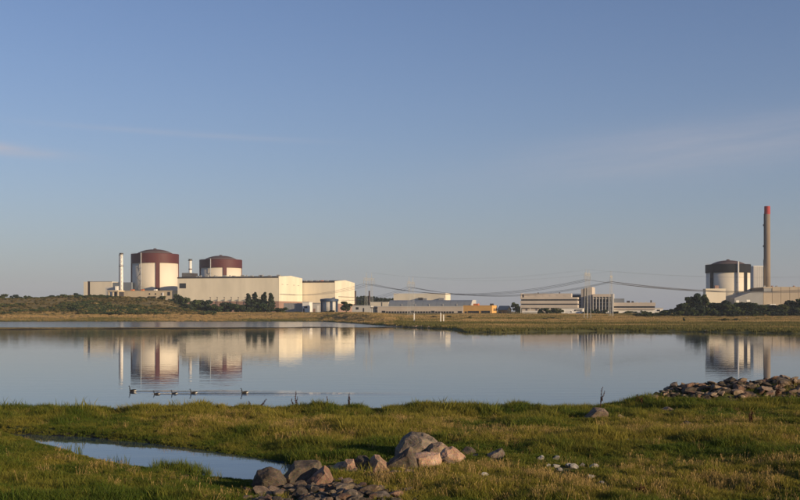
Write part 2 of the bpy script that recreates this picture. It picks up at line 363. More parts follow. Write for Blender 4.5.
# ------------------------------------------------------------------ water
GEESE = [(132.5,391.6,1.0), (156.5,394.2,.86), (174.2,394.0,.84), (193.5,393.6,.95), (244.5,393.4,.95)]
def water_mat():
    m, nt, p = new_mat('lake_water')
    N = nt.nodes.new; L = nt.links.new
    g = N('ShaderNodeNewGeometry')
    def noise(scale, anis, det=3):
        mp = N('ShaderNodeMapping'); mp.inputs['Scale'].default_value = anis; L(g.outputs['Position'], mp.inputs['Vector'])
        n = N('ShaderNodeTexNoise'); n.inputs['Scale'].default_value = scale; n.inputs['Detail'].default_value = det; n.inputs['Roughness'].default_value = .55
        L(mp.outputs[0], n.inputs['Vector']); return n.outputs['Fac']
    def math_(op, a, b, c=None):
        n = N('ShaderNodeMath'); n.operation = op
        for i, v in enumerate((a, b, c)):
            if v is None: continue
            if isinstance(v, (int, float)): n.inputs[i].default_value = v
            else: L(v, n.inputs[i])
        return n.outputs[0]
    big = noise(.012, (.5, 1.6, 1), 4)                      # calm and ruffled patches
    mr = N('ShaderNodeMapRange'); mr.inputs['From Min'].default_value = .35; mr.inputs['From Max'].default_value = .65
    mr.inputs['To Min'].default_value = .5; mr.inputs['To Max'].default_value = 1.0; L(big, mr.inputs['Value'])
    h = math_('ADD', math_('MULTIPLY', noise(.55, (.35, 1.0, 1)), 1.0), math_('MULTIPLY', noise(2.2, (.5, 1.0, 1), 2), .22))
    h = math_('MULTIPLY', h, mr.outputs[0])
    sep = N('ShaderNodeSeparateXYZ'); L(g.outputs['Position'], sep.inputs[0])
    ruf = N('ShaderNodeMapRange'); ruf.interpolation_type = 'SMOOTHSTEP'; ruf.inputs['From Min'].default_value = 385; ruf.inputs['From Max'].default_value = 440
    ruf.inputs['To Min'].default_value = 1.0; ruf.inputs['To Max'].default_value = 4.0; L(sep.outputs['Y'], ruf.inputs['Value'])
    h = math_('MULTIPLY', h, ruf.outputs[0])
    wake = None                                             # ripples trailing to the right of the swimming birds
    for px, py, s in GEESE:
        x, y = img(px, py)
        dx = math_('SUBTRACT', sep.outputs['X'], x); dy = math_('ADD', math_('SUBTRACT', sep.outputs['Y'], y), math_('MULTIPLY', dx, .07))
        spread = math_('MULTIPLY_ADD', math_('MAXIMUM', dx, 0.0), .15, .3)
        q = math_('POWER', math_('DIVIDE', dy, spread), 2.0)
        k = math_('EXPONENT', math_('MULTIPLY', q, -1.0), 0)
        ahead = N('ShaderNodeMapRange'); ahead.interpolation_type = 'SMOOTHSTEP'; ahead.inputs['From Min'].default_value = -.4; ahead.inputs['From Max'].default_value = .3; L(dx, ahead.inputs['Value'])
        fade = math_('EXPONENT', math_('MULTIPLY', math_('MAXIMUM', dx, 0.0), -.16), 0)
        k = math_('MULTIPLY', math_('MULTIPLY', k, ahead.outputs[0]), fade)
        wake = k if wake is None else math_('MAXIMUM', wake, k)
    h = math_('ADD', h, math_('MULTIPLY', math_('MULTIPLY', noise(1.5, (.9, 2.0, 1), 3), wake), 7.5))
    b = N('ShaderNodeBump'); b.inputs['Strength'].default_value = 1.0; b.inputs['Distance'].default_value = .0115
    L(h, b.inputs['Height']); L(b.outputs[0], p.inputs['Normal'])
    p.inputs['Base Color'].default_value = (.030,.052,.082,1); p.inputs['Roughness'].default_value = .02; p.inputs['IOR'].default_value = 1.33
    p.inputs['Specular IOR Level'].default_value = .5
    rf = N('ShaderNodeMapRange'); rf.interpolation_type = 'SMOOTHSTEP'; rf.inputs['From Min'].default_value = 392; rf.inputs['From Max'].default_value = 412
    rf.inputs['To Min'].default_value = .02; rf.inputs['To Max'].default_value = .13; L(sep.outputs['Y'], rf.inputs['Value']); L(rf.outputs[0], p.inputs['Roughness'])
    return m
wm = MB().add([(-5200,-300,0),(5200,-300,0),(5200,5200,0),(-5200,5200,0)], [(0,1,2,3)]).mesh('water', water_mat())
structure(link('water', wm))

# ------------------------------------------------------------------ buildings
PA = R(13)
class Bld:
    """a building seen by its front and right side; local origin = front right corner at ground"""
    def __init__(s, name, label, cat, pxL, pxR, D, pxS=None, W=None, a=PA, group=None, sink=.4):
        s.a = a; s.D = D; s.c, s.s = math.cos(a), math.sin(a); s.x0 = X(pxR, D)
        s.L = -s.lx(pxL)
        if W is None:
            t = (pxS-400)/F; W = (t*D-s.x0)/(s.s-t*s.c)
        s.W = W
        cs = [(0,0),(-s.L,0),(0,W),(-s.L,W)]
        s.zb = min(float(far_z(s.x0+lx*s.c+ly*s.s, D-lx*s.s+ly*s.c)) for lx, ly in cs)-sink
        s.o = thing(name, label, cat, (s.x0, D, s.zb), -a, group)
    def lx(s, px):
        t = (px-400)/F; return -(s.x0-t*s.D)/(s.c+t*s.s)
    def lz(s, py, px=None):
        D = s.D if px is None else s.D-s.lx(px)*s.s
        return Z(py, D)-s.zb
    def sly(s, px):                                         # depth along the right side for a pixel column
        t = (px-400)/F; return (t*s.D-s.x0)/(s.s-t*s.c)
    def box(s, name, m, x0, x1, y0, y1, z0, z1, parent=None):
        return part(name, MB().box(x0, x1, y0, y1, z0, z1), m, parent or s.o)
    def window(s, px0, px1, py0, py1, nx=1, ny=1, fm_=None, gl=GLASS, name='window'):
        x0, x1 = s.lx(px0), s.lx(px1); z1, z0 = s.lz(py0, px0), s.lz(py1, px0); w = .18; mb = MB()
        mb.box(x0, x1, -.16, .3, z0, z0+w).box(x0, x1, -.16, .3, z1-w, z1).box(x0, x0+w, -.16, .3, z0+w, z1-w).box(x1-w, x1, -.16, .3, z0+w, z1-w)
        for i in range(1, nx): q = x0+(x1-x0)*i/nx; mb.box(q-w/2, q+w/2, -.14, .3, z0+w, z1-w)
        for i in range(1, ny): q = z0+(z1-z0)*i/ny; mb.box(x0+w, x1-w, -.13, .3, q-w/2, q+w/2)
        f = part(name, mb, fm_ or DARK, s.o)
        for i in range(nx):
            a0 = x0+(x1-x0)*i/nx; a1 = x0+(x1-x0)*(i+1)/nx
            part('pane', MB().box(a0+w*.6, a1-w*.6, -.04, .25, z0+w*.5, z1-w*.5), gl, f)
        return f

# --- reactor drums
def reactor(label, cx, wpx, D, bt, bb, dt, base_py, band_m, pil, pipe_ang, dome_m, kind):
    r = wpx/2/F*D; x, y = X(cx, D), D+r*.0
    zb = float(min(far_z(x-r, y), far_z(x+r, y), far_z(x, y-r), far_z(x, y+r)))-.4
    z = lambda py: Z(py, D)-zb
    o = thing('reactor_building', label, 'reactor building', (x, y, zb), 0, 'domed reactor buildings of the power station')
    rb = r*.965; H0, H1 = z(bb), z(bt)
    part('drum_wall', MB().lathe([(rb,0),(rb,H0-.05)], 96), CREAM2, o, True)
    part('cornice_band', MB().lathe([(rb*.9,H0),(r,H0),(r,H1),(r*.99,H1+.25),(r*.86,H1+.25)], 96), band_m, o)
    R0 = r*.77; hc = z(dt)-H1; prof = [(r*.86,H1+.25),(R0*1.01,H1+.45)]
    for i in range(13):
        t = i/12; rr = max(.05, R0*(1-t)); prof.append((rr, H1+.5+(hc-.7)*(1-(rr/R0)**2.5)))
    dm = part('dome_roof', MB().lathe(prof, 96), dome_m, o, True)
    part('dome_cap', MB().lathe([(1.6,z(dt)-.9),(1.6,z(dt)+.35),(1.0,z(dt)+.7)], 16), dome_m, dm)
    part('handrail', MB().lathe([(r*.985,H1+1.1),(r*.985,H1+1.2)], 64, cap=False), STEEL, o)
    for a in pil:                                          # a: degrees to the right of the camera-facing side
        def pt(rr, dw):
            t = R(a); return (rr*math.sin(t)+dw*math.cos(t), -rr*math.cos(t)+dw*math.sin(t))
        w = r*.085; q = [pt(rb-.8,-w), pt(rb+.75,-w), pt(rb+.75,w), pt(rb-.8,w)]
        part('pilaster', MB().add([(*p,0) for p in q]+[(*p,H0-.02) for p in q], [(0,1,2,3),(7,6,5,4),(0,4,5,1),(1,5,6,2),(2,6,7,3),(3,7,4,0)]), band_m, o)
    t = R(pipe_ang); px_, py_ = (r+.75)*math.sin(t), -(r+.75)*math.cos(t)
    pr = .55 if kind == 'maroon' else .85
    pp = part('vent_pipe', MB().tube([(px_,py_,0),(px_,py_,H1+(.6 if kind == 'maroon' else 2.4))], pr, 12), STEEL if kind == 'maroon' else GREYP, o, True)
    bme = MB().box(px_-pr-.2, px_+pr+.2, py_-.2, py_+2.2, 0, .3).mesh('bracket', DARK)
    for k in range(9): link('bracket', bme, pp, (0,0,H1*(.08+.11*k)))
    if kind == 'maroon':                                   # zig-zag stair left of the pipe
        mb = MB(); n = 9; a0, a1 = R(pipe_ang-13), R(pipe_ang-2); rs = rb+.7
        P = lambda a, zz, rr=rs: (rr*math.sin(a), -rr*math.cos(a), zz)
        for k in range(n):
            z0 = H0*k/n+1.0; z1 = H0*(k+1)/n+1.0-H0/n*.12
            A, B = (a0, a1) if k % 2 == 0 else (a1, a0)
            mb.tube([P(A,z0), P((A+B)/2,(z0+z1)/2), P(B,z1)], .2, 4)
            part('landing', MB().add([P(B-.035,z1,rb-.2),P(B+.035,z1,rb-.2),P(B+.035,z1,rb+1.4),P(B-.035,z1,rb+1.4),P(B-.035,z1+.25,rb-.2),P(B+.035,z1+.25,rb-.2),P(B+.035,z1+.25,rb+1.4),P(B-.035,z1+.25,rb+1.4)],
                 [(0,3,2,1),(4,5,6,7),(0,1,5,4),(1,2,6,5),(2,3,7,6),(3,0,4,7)]), STEEL, o)
        part('stair', mb, STEEL, o)
    return o, r, H0, rb
reactor('large cream round reactor with maroon band and dome, nearest the slim white stack', 155, 47, 1080, 254.5, 263.6, 249.2, 292, MAROON, (19,-70,110,200), -21, DOME, 'maroon')
reactor('maroon topped round reactor rising behind the long cream turbine hall', 220.8, 42.4, 1192, 260.2, 268.2, 255.6, 276, MAROON, (20,-69,110,200), -18, DOME, 'maroon')
ro, rr_, rH0, rrb = reactor('round reactor with black band beside the tall red tipped chimney', 728, 44, 1000, 265, 273, 260.2, 300, BLACK, (34,-62,124,214), 8, DOME, 'black')

# --- stacks
def stack(name, label, px, w0, w1, pyt, D, m, tip=None, rings=(), zb=None):
    x = X(px, D); zb = float(far_z(x, D))-.3 if zb is None else zb; H = Z(pyt, D)-zb; r0, r1 = w0/2/F*D, w1/2/F*D
    o = thing(name, label, 'chimney', (x, D, zb))
    ht = H-(tip[0]/F*D if tip else 0); rt = r0+(r1-r0)*ht/H
    part('shaft', MB().lathe([(r0,0),(rt,ht)], 32), m, o, True)
    if tip: part('tip', MB().lathe([(rt*1.03,ht+.01),(r1*1.03,H),(r1*.8,H),(r1*.8,H-.6)], 32), tip[1], o)
    else: part('rim', MB().lathe([(r1*1.12,H-.8),(r1*1.12,H+.2),(r1*.75,H+.2)], 24), DARK, o)
    for py in rings:
        zz = Z(py, D)-zb; part('platform', MB().lathe([(r1*.9,zz-.2),(r1*1.55,zz),(r1*1.55,zz+.35),(r1*.9,zz+.35)], 24), DARK, o)
        part('railing', MB().lathe([(r1*1.5,zz+1.3),(r1*1.5,zz+1.5)], 24, cap=False), DARK, o)
    return o, H, r0, r1
o, H, r0, r1 = stack('ventilation_stack', 'slim white ventilation stack left of the nearest maroon reactor', 121.3, 3.8, 3.1, 253.2, 1035, WHITE, None, (254.8, 266.5))
mb = MB()
for k in range(40):
    z0 = H*k/40; mb.tube([(r0*.9*math.sin(k*2.1),-r0*1.05,z0),(r0*.9*math.sin(k*2.1+2.1),-r0*1.05,z0+H/40)], .07, 4)
mb.box(-r0-.5, -r0-.1, -.3, .3, 0, H*.98); part('ladder', mb, GREYD, o)
o, H, r0, r1 = stack('ventilation_stack', 'short banded vent stack poking up behind the long turbine hall roof', 190.3, 3.4, 3.0, 259.3, 1120, WHITE, None, (260.6,))
for f in (.45,.62,.8): part('ring', MB().lathe([(r0*1.02,H*f),(r0*1.02,H*f+1.0)], 20, cap=False), BROWNPIPE, o)
o, H, r0, r1 = stack('tall_chimney', 'very tall concrete chimney with a red tip', 767.2, 6.8, 5.6, 206.3, 1050, CHIMC, (8.0, RED), ())
part('ladder', MB().box(-r0-.35,-r0*.92,-.35,.35,0,H*.5).box(-(r0+r1)/2-.3,-r1*.98,-.35,.35,H*.5,H*.93), DARK, o)
for py, pxo in ((226,0),(247,0)):
    zz = Z(py,1050)-o.location.z; part('service_box', MB().box(-r0-.6,-r0*.88,-.7,.7,zz,zz+1.6), DARK, o)

# --- turbine halls
def hall(label, pxL, pxR, pxS, D, py_e, py_er, py_apex, py_bot, plinth_py):
    b = Bld('turbine_hall', label, 'industrial hall', pxL, pxR, D, pxS=pxS, group='cream turbine halls')
    e = b.lz(py_e); ap = b.lz(py_apex)*1.0
    W, L = b.W, b.L; pz = b.lz(plinth_py)
    fas = 1.3
    part('cladding_wall', MB().prism_x([(0,pz),(W,pz),(W,e-fas),(0,e-fas)], -L, -.5), CREAM, b.o)
    part('gable_wall', MB().prism_x([(-.04,pz),(W+.04,pz),(W+.04,e),(W*.62,ap-.5),(W*.5,ap),(W*.38,ap-.5),(-.04,e)], -.5, .05), CREAM, b.o)
    part('roof', MB().prism_x([(-.3,e-fas),(W+.3,e-fas),(W+.3,e-.1),(W*.5,ap-.15),(-.3,e-.1)], -L-.3, -.52), ROOFD, b.o)
    part('plinth', MB().prism_x([(.25,0),(W-.25,0),(W-.25,pz-.01),(.25,pz-.01)], -L+.2, -.25), PLINTH, b.o)
    return b, e, ap, pz
h1, e1, ap1, pz1 = hall('long cream turbine hall in front of the two maroon reactors', 177.6, 279, 302.2, 985, 276.3, 279, 274.6, 312, 301.2)
h1.window(179.6, 186, 283.3, 288.3, 4, 2)
for px in range(196, 280, 9):
    q = part('roof_vent', MB().box(h1.lx(px)-1.4, h1.lx(px)+1.4, 3, 6, e1-.05, e1+1.0+.5*(px % 2)), GREYD, h1.o)
q = part('roof_plant_room', MB().box(h1.lx(178.2), h1.lx(188), 8, 22, e1-.2, h1.lz(271.9)), ROOFD, h1.o)
mb = MB()
for k in range(5): zz = e1+.8+k*.75; mb.box(h1.lx(178.4), h1.lx(187.8), 7.75, 7.98, zz, zz+.3)
part('louvre', mb, GREYD, q)
for px in (200,214,229,246,262): part('cable_hook', MB().box(h1.lx(px)-.5, h1.lx(px)+.5, 2, 2.8, e1, e1+1.5), STEEL, h1.o)
for k, px in enumerate((281.5,286.5,293,297.5)):
    y0 = h1.sly(px); part('gable_slot', MB().box(.02,.22,y0,y0+4.6,h1.lz(284.4),h1.lz(283.9)), GREYD, h1.o)
y0, y1 = h1.sly(280), h1.sly(290)
part('gable_rail', MB().box(.03,.5,y0,y1+14,h1.lz(294.2),h1.lz(293.8)), GREYD, h1.o)
for px in range(212, 280, 7): part('lamp_post', MB().tube([(h1.lx(px),-4,0),(h1.lx(px),-4,h1.lz(297.4,px))], .22, 6).box(h1.lx(px)-.4,h1.lx(px)+.4,-5,-3.6,h1.lz(297.6,px),h1.lz(297.1,px)), DARK, h1.o)
h2, e2, ap2, pz2 = hall('shorter cream turbine hall standing right of the long one', 290, 335, 354.6, 1045, 281.1, 282.4, 279.2, 312, 303.6)
for px in (304.5,310,316.5,321,326): part('roof_vent', MB().box(h2.lx(px)-1.2, h2.lx(px)+1.2, 2.5, 5, e2-.05, e2+.9), GREYD if px != 321 else ORANGE2, h2.o)
part('gable_rail', MB().box(.03,.6,h2.sly(338.5),h2.sly(354),h2.lz(296.7),h2.lz(296.1)), CONC, h2.o)
o, H, r0, r1 = stack('dark_flue', 'short dark brown flue at the right corner of the shorter turbine hall', 355.4, 1.7, 1.6, 291, 1030, BROWNPIPE)
o, H, r0, r1 = stack('dark_flue', 'thin dark flue rising alone among low pale buildings right of the halls', 369.3, 1.6, 1.4, 291, 1000, BROWNPIPE)

# --- buildings before and left of the halls
b = Bld('service_building', 'flat roofed beige block at the far left end of the plant', 'industrial building', 83.5, 131, 1060, W=30)
zt = b.lz(281.6); zt2 = b.lz(282.3)
part('wall', MB().box(b.lx(90),b.lx(112),0,30,0,zt), CREAM2, b.o); part('corner_wall', MB().box(-b.L,b.lx(87),.3,30,0,zt+.2), CREAM2, b.o)
part('stair_shaft', MB().box(b.lx(87)+.01,b.lx(90)-.01,.9,29,0,zt+.6), BROWNPIPE, b.o)
part('set_back_wall_shaded', MB().box(b.lx(112)+.01,0,.8,30,0,zt2), BLUEG, b.o)  # blue grey stands in for the shadow lying on this wall
part('parapet', MB().box(b.lx(90)-.1,b.lx(112)+.1,-.15,.4,zt+.003,zt+.5), GREYD, b.o)
part('mast', MB().tube([(b.lx(90.3),3,zt),(b.lx(90.3),3,b.lz(278.6))], .22, 6), STEEL, b.o)
b = Bld('long_annex', 'long low tan annex wall in front of the nearest maroon reactor', 'industrial building', 117.5, 178, 1010, W=18)
zt = b.lz(291); part('wall', MB().box(-b.L,0,0,18,0,zt), TAN, b.o)
part('coping', MB().box(-b.L-.2,.2,-.25,18.2,zt+.003,zt+.5), TAN, b.o)
b.window(167.5, 170.2, 291.9, 295.6, 2, 2)
for px in (131,141,154): part('roof_hatch', MB().box(b.lx(px)-1.2,b.lx(px)+1.2,2,5,zt+.5,zt+1.7), ORANGE2 if px != 154 else WHITE, b.o)
for px in (149,155,161): b.window(px, px+1.2, 293.2, 294.8)
part('bright_door', MB().box(b.lx(162.2),b.lx(163.8),-.3,.2,b.lz(298),b.lz(292.5)), WHITE, b.o)
b = Bld('entrance_canopy', 'flat tan canopy with a dark opening beside the low annex', 'canopy', 107.5, 118.3, 1000, W=12)
zt = b.lz(290.2); part('roof_slab', MB().box(-b.L,0,0,12,zt-1.3,zt), TAN, b.o)
part('dark_doorway', MB().box(b.lx(113.6),-.6,2,12,0,zt-1.31), ROOFD, b.o)
for px in (108.3,112.6,117.4): part('post', MB().box(b.lx(px)-.6,b.lx(px)+.6,.5,1.6,0,zt-1.305), TAN, b.o)
b = Bld('tank_container', 'small white container standing behind the tan canopy', 'container', 105.5, 114.3, 1030, W=6)
zt = b.lz(287.4); part('body', MB().box(-b.L,0,0,6,0,zt), GREYP, b.o); part('lid', MB().box(-b.L-.2,.2,-.2,6.2,zt+.002,zt+.35), WHITE, b.o)
b = Bld('white_silo', 'bright white upright silo box next to the slim stack', 'silo', 115.2, 117.5, 1025, W=4, a=0)
zt = b.lz(286.4); part('body', MB().box(-b.L,0,0,4,0,zt), WHITE, b.o); part('cap', MB().box(-b.L-.2,.2,-.2,4.2,zt+.002,zt+.4), GREYP, b.o)

# --- yard below the gables
def corrugated(b, m, z1, name='panel', w=2.2, depth=1.0):
    k = int(b.L/w); me = MB().box(.06,b.L/k-.06,0,depth,0,z1).mesh(name, m)
    for i in range(k): link(name, me, b.o, (-b.L+i*b.L/k, 0.05*(i % 2), 0))
    part('rail', MB().box(-b.L,0,depth+.01,depth+.4,z1*.3,z1*.9), DARK, b.o)
b = Bld('panel_wall', 'grey panel wall below the gable of the long turbine hall', 'wall', 283.6, 302, 930, W=2); corrugated(b, GREYD, b.lz(303.2))
b = Bld('white_kiosk', 'small white flat roofed kiosk right of the grey panel wall', 'kiosk', 302.4, 309.2, 925, W=9)
zt = b.lz(302.2); part('wall', MB().box(-b.L,0,0,9,0,zt), WHITE, b.o); part('roof', MB().box(-b.L-.3,.3,-.3,9.3,zt+.002,zt+.4), GREYP, b.o)
b.window(304.2, 307.4, 306.3, 308.2, 3, 1); b.window(303.2, 304.5, 308.6, 312.6, 1, 1, name='door')
b = Bld('low_shed', 'low shed with reddish doors between the white kiosk and the blue rimmed tank', 'shed', 309.4, 320.5, 940, W=8)
zt = b.lz(303.4); part('wall', MB().box(-b.L,0,0,8,0,zt), GREYP, b.o); part('roof', MB().box(-b.L-.3,.3,-.3,8.3,zt+.002,zt+.5), ROOFM, b.o)
for px in (310.6,313.4): part('door', MB().box(b.lx(px),b.lx(px+2),-.12,.2,0,b.lz(308.6)), PLINTH, b.o)
part('white_panel', MB().box(b.lx(316.8),b.lx(319.2),-.14,.2,0,b.lz(305.5)), WHITE, b.o)
D = 905; x = X(329.3, D); r = 8.6/F*D; zb = float(far_z(x, D))-.3
o = thing('storage_tank', 'round pale tank with dark blue rim beside the dark tree', 'tank', (x, D, zb)); zt = Z(299, D)-zb
part('shell', MB().lathe([(r*.86,0),(r*.86,zt-1.9)], 40), GREYP, o, True)
part('rim', MB().lathe([(r*.8,zt-1.85),(r*1.08,zt-1.85),(r*1.08,zt-.2),(r,zt),(r*.4,zt+.5)], 40), BLUE, o)
for a in range(0, 360, 45): part('post', MB().box(r*.97*math.sin(R(a+22))-.55,r*.97*math.sin(R(a+22))+.55,-r*.97*math.cos(R(a+22))-.55,-r*.97*math.cos(R(a+22))+.55,0,zt-1.855), BLUE, o)
b = Bld('low_store', 'low white store just right of the dark tree and flue', 'shed', 352, 371, 960, W=10)
zt = b.lz(305.6); part('wall', MB().box(-b.L,0,0,10,0,zt), GREYP, b.o); part('roof', MB().box(-b.L-.3,.3,-.3,10.3,zt+.002,zt+.45), ROOFM, b.o)
b.window(356, 358.6, 307.2, 309.6, 2, 1); b.window(363, 364.4, 308, 313, 1, 1, name='door')
b = Bld('open_shelter', 'small open shelter with dark roof left of the long window wall', 'shelter', 371, 378, 930, W=6)
zt = b.lz(307.2); part('roof', MB().box(-b.L-.6,.6,-.5,6.5,zt-.9,zt), ROOFD, b.o); part('back_wall', MB().box(-b.L,0,5.4,5.9,0,zt-.91), GREYP, b.o)
for px in (371.4,374.6,377.6): part('post', MB().box(b.lx(px)-.2,b.lx(px)+.2,0,.4,0,zt-.905), STEEL, b.o)

# --- long middle building
b = Bld('white_block', 'pale block with bright right end on top of the grey roofed workshop', 'industrial building', 393.6, 445.5, 985, pxS=450.4, a=R(18))
zt = b.lz(293.6); part('wall', MB().box(-b.L,0,0,b.W,0,zt), CREAM, b.o); part('parapet', MB().box(-b.L-.1,.1,-.12,b.W+.1,zt+.002,zt+.45), WHITE, b.o)
for p0, p1, q in ((419.5,423.5,297.6),(424,428,298.2),(440,445,298)): part('roof_unit', MB().box(b.lx(p0),b.lx(p1),-4,-.3,0,b.lz(q)), GREYD if p0 != 419.5 else DARK, b.o)
b = Bld('white_store', 'small pale store left of the grey roofed workshop', 'shed', 370, 388.5, 990, W=14)
zt = b.lz(302.2); part('wall', MB().box(-b.L,0,0,14,0,zt), CREAM2, b.o); part('roof', MB().box(-b.L-.2,.2,-.2,14.2,zt+.002,zt+.4), GREYP, b.o)
part('downpipe', MB().box(b.lx(382)-.2,b.lx(382)+.2,-.3,.1,0,zt), DARK, b.o)
b = Bld('grey_workshop', 'wide workshop with blue grey barrel edged roof', 'industrial building', 388.4, 471, 940, W=24)
zt = b.lz(300); zm = b.lz(306.9)
part('wall', MB().box(-b.L,-.2,2,24,0,zm), OFFICE, b.o)
nP = 12; Lp = b.L/nP
prof = [(-.2,zm+.01)]+[(-.2+8*(1-math.cos(t)),zm+(zt-zm)*math.sin(t)) for t in [i*math.pi/2/6 for i in range(1,7)]]+[(24,zt),(24,zm+.01)]
pm = MB().prism_x(prof, .05, Lp-.05).mesh('roof_panel', BLUEG)
for i in range(nP): link('roof_panel', pm, b.o, (-b.L+i*Lp,0,0))
for i in range(0, nP+1, 2): part('roof_seam', MB().box(-b.L+i*Lp-.18,-b.L+i*Lp+.18,-.45,-.21,zm,zm+(zt-zm)*.45), GREYP, b.o)
part('end_wall', MB().prism_x([(y-.05,z+.15) for y,z in prof], .02, .6), GREYP, b.o)
b = Bld('window_wall_building', 'long low beige building with a row of small dark windows', 'building', 377.5, 463, 900, W=14)
zt = b.lz(306.8); part('wall', MB().box(-b.L,0,0,14,0,zt), OFFICE, b.o); part('roof_edge', MB().box(-b.L-.2,.2,-.3,14.2,zt+.002,zt+.55), GREYP, b.o)
px = 382.
while px < 452:
    big = 410 <= px < 413 or 431 <= px < 434 or px < 384
    w = 3.3 if big else 2.0
    b.window(px, px+w, 310.7 if big else 311.3, 313.9, 1, 1); px += w+.75
b.window(458, 462, 311, 314.4, 2, 1)

# --- ochre buildings
b = Bld('ochre_garage', 'bright ochre flat roofed garage with a wide dark opening', 'garage', 463.3, 492, 840, pxS=497.2, a=R(20))
zt = b.lz(306); part('wall', MB().box(-b.L,0,0,b.W,0,zt), ORANGE, b.o); part('parapet', MB().box(-b.L-.15,.15,-.15,b.W+.15,zt+.002,zt+.5), ORANGE, b.o)
b.window(468, 479, 310.9, 313.7, 6, 1, name='window_band'); b.window(481.3, 490, 310.7, 316, 3, 1, fm_=DARK, name='garage_door'); b.window(465, 466.8, 311.3, 316, 1, 1, name='door')
for k in (.3,.65): part('side_window', MB().box(-.1,.1,b.W*k,b.W*k+3,2.2,4.2), GLASS, b.o)
part('roof_unit', MB().box(b.lx(471),b.lx(476),6,10,zt+.5,zt+1.9), ORANGE2, b.o); part('roof_unit', MB().box(b.lx(488.5),b.lx(491.5),4,7,zt+.5,zt+1.9), DARK, b.o)
b = Bld('ochre_house', 'small ochre house with grey pitched roof right of the ochre garage', 'house', 497.6, 506.8, 860, pxS=511.2, a=R(20))
zt = b.lz(310.2); ap = b.lz(306.4); W = b.W
part('wall', MB().prism_x([(0,0),(W,0),(W,zt),(W/2,ap),(0,zt)], -b.L, 0), ORANGE, b.o)
part('roof', MB().prism_x([(-.5,zt-.1),(W/2,ap+.05),(W+.5,zt-.1),(W+.5,zt+.35),(W/2,ap+.55),(-.5,zt+.35)], -b.L-.4, .4), CONC, b.o)
for px in (499,503.4): b.window(px, px+2.2, 311.6, 314.4, 2, 1)
part('side_window', MB().box(-.1,.1,W*.4,W*.6,2.0,3.6), GLASS, b.o)

# --- office complex
b = Bld('office_slab', 'long three storey concrete office with dark ribbon windows', 'office building', 520.3, 577.5, 830, W=16)
z = b.lz; x0 = -b.L
part('ground_floor', MB().box(x0+1,-1,1.5,15,0,z(307.8)), OFFICE, b.o)
bands = ((299.2,297.2),(303.6,300.6),(307.8,304.8)); prev = None
for i, (lo, hi) in enumerate(bands):
    part('spandrel', MB().box(x0,0,0,16,z(lo)+.02,z(hi)), OFFICE, b.o)
    w0, w1 = z(hi)+.01, (z(bands[i-1][0]) if i else None)
for lo, hi in ((300.6,299.2),(304.8,303.6)):
    n = 19; Lw = (b.L-1)/n; me = MB().box(.08,Lw-.08,0,.15,z(lo)+.01,z(hi)+.015).mesh('pane', GLASS)
    part('window_core', MB().box(x0+.5,-.5,1.1,15.5,z(lo)+.005,z(hi)+.018), DARK, b.o)
    for k in range(n): link('pane', me, b.o, (x0+.5+k*Lw, .9, 0))
part('roof_storey', MB().box(b.lx(523.5),b.lx(571),2.5,14,z(297.2)+.01,z(293.3)), OFFICE, b.o)
part('corner_fin', MB().box(x0,x0+1.0,.4,15,z(297.2)+.01,z(293.2)), OFFICE, b.o)
for k in range(6): part('roof_window', MB().box(b.lx(528+k*7.2),b.lx(532+k*7.2),2.35,2.6,z(296.2),z(294.6)), OFFICE, b.o)
for px in (537.5,559): part('roof_mast', MB().box(b.lx(px)-.4,b.lx(px)+.4,5,5.8,z(293.3),z(292.2)), DARK, b.o)
for px in (520.8,530,540,550,560,570): part('column', MB().box(b.lx(px)-.25,b.lx(px)+.25,.05,.5,0,z(307.8)+.01), GREYP, b.o)
b = Bld('link_block', 'dark blue grey block between office slab and stair tower', 'office building', 571.5, 581.3, 880, W=12)
part('wall', MB().box(-b.L,0,0,12,0,b.lz(294.3)), BLUEG, b.o)
for py in (296,299,302,305): part('window_strip', MB().box(-b.L+.4,-.4,-.1,.1,b.lz(py+1.3),b.lz(py)), GLASS, b.o)
part('roof_rail', MB().box(-b.L,0,.1,.3,b.lz(294.3)+.5,b.lz(294.3)+.7), STEEL, b.o)
b = Bld('stair_tower', 'tall concrete stair tower with dark vertical slots in the office complex', 'tower', 581, 592, 862, pxS=595, a=R(20))
zt = b.lz(287.8); part('wall', MB().box(-b.L,b.lx(583.2),0,b.W,0,b.lz(289)), OFFICE, b.o)
part('wall', MB().box(b.lx(584.4),b.lx(585.8),0,b.W,0,zt), OFFICE, b.o); part('wall', MB().box(b.lx(587.3),0,0,b.W,0,zt), OFFICE, b.o)
part('slot_glazing', MB().box(b.lx(583.2)+.01,b.lx(584.4)-.01,1.2,b.W-.5,0,b.lz(288.4)), GLASS, b.o)
part('slot_glazing', MB().box(b.lx(585.8)+.01,b.lx(587.3)-.01,1.2,b.W-.5,0,zt-.4), GLASS, b.o)
for p0, p1 in ((588,589.5),(590.3,591.8)): part('roof_unit', MB().box(b.lx(p0),b.lx(p1),.5,b.W-.5,zt,zt+.6), OFFICE, b.o)
b = Bld('columned_office', 'office wing with slender white columns and dark glazing right of the tower', 'office building', 592.6, 612.5, 850, W=14)
z = b.lz; part('glazed_wall', MB().box(-b.L+.5,-.3,2,13,0,z(296.8)-.01), BLUEG, b.o)
part('roof_beam', MB().box(-b.L,0,0,14,z(296.8),z(294)), OFFICE, b.o)
part('floor_beam', MB().box(-b.L,0,.6,2,z(298.8),z(298)), OFFICE, b.o)
for k in range(7):
    xx = -b.L+.4+k*(b.L-.8)/6; part('column', MB().box(xx-.25,xx+.25,.1,.7,0,z(296.8)-.005), GREYP, b.o)
for py in (299.4,303,306.6):
    for k in range(6):
        xa = -b.L+.9+k*(b.L-.8)/6; part('pane', MB().box(xa,xa+(b.L-.8)/6-1.0,1.85,2.1,z(py+2.6),z(py)), GLASS, b.o)
part('end_fin', MB().box(.02,.9,-.6,14,0,z(293.8)), GREYP, b.o)
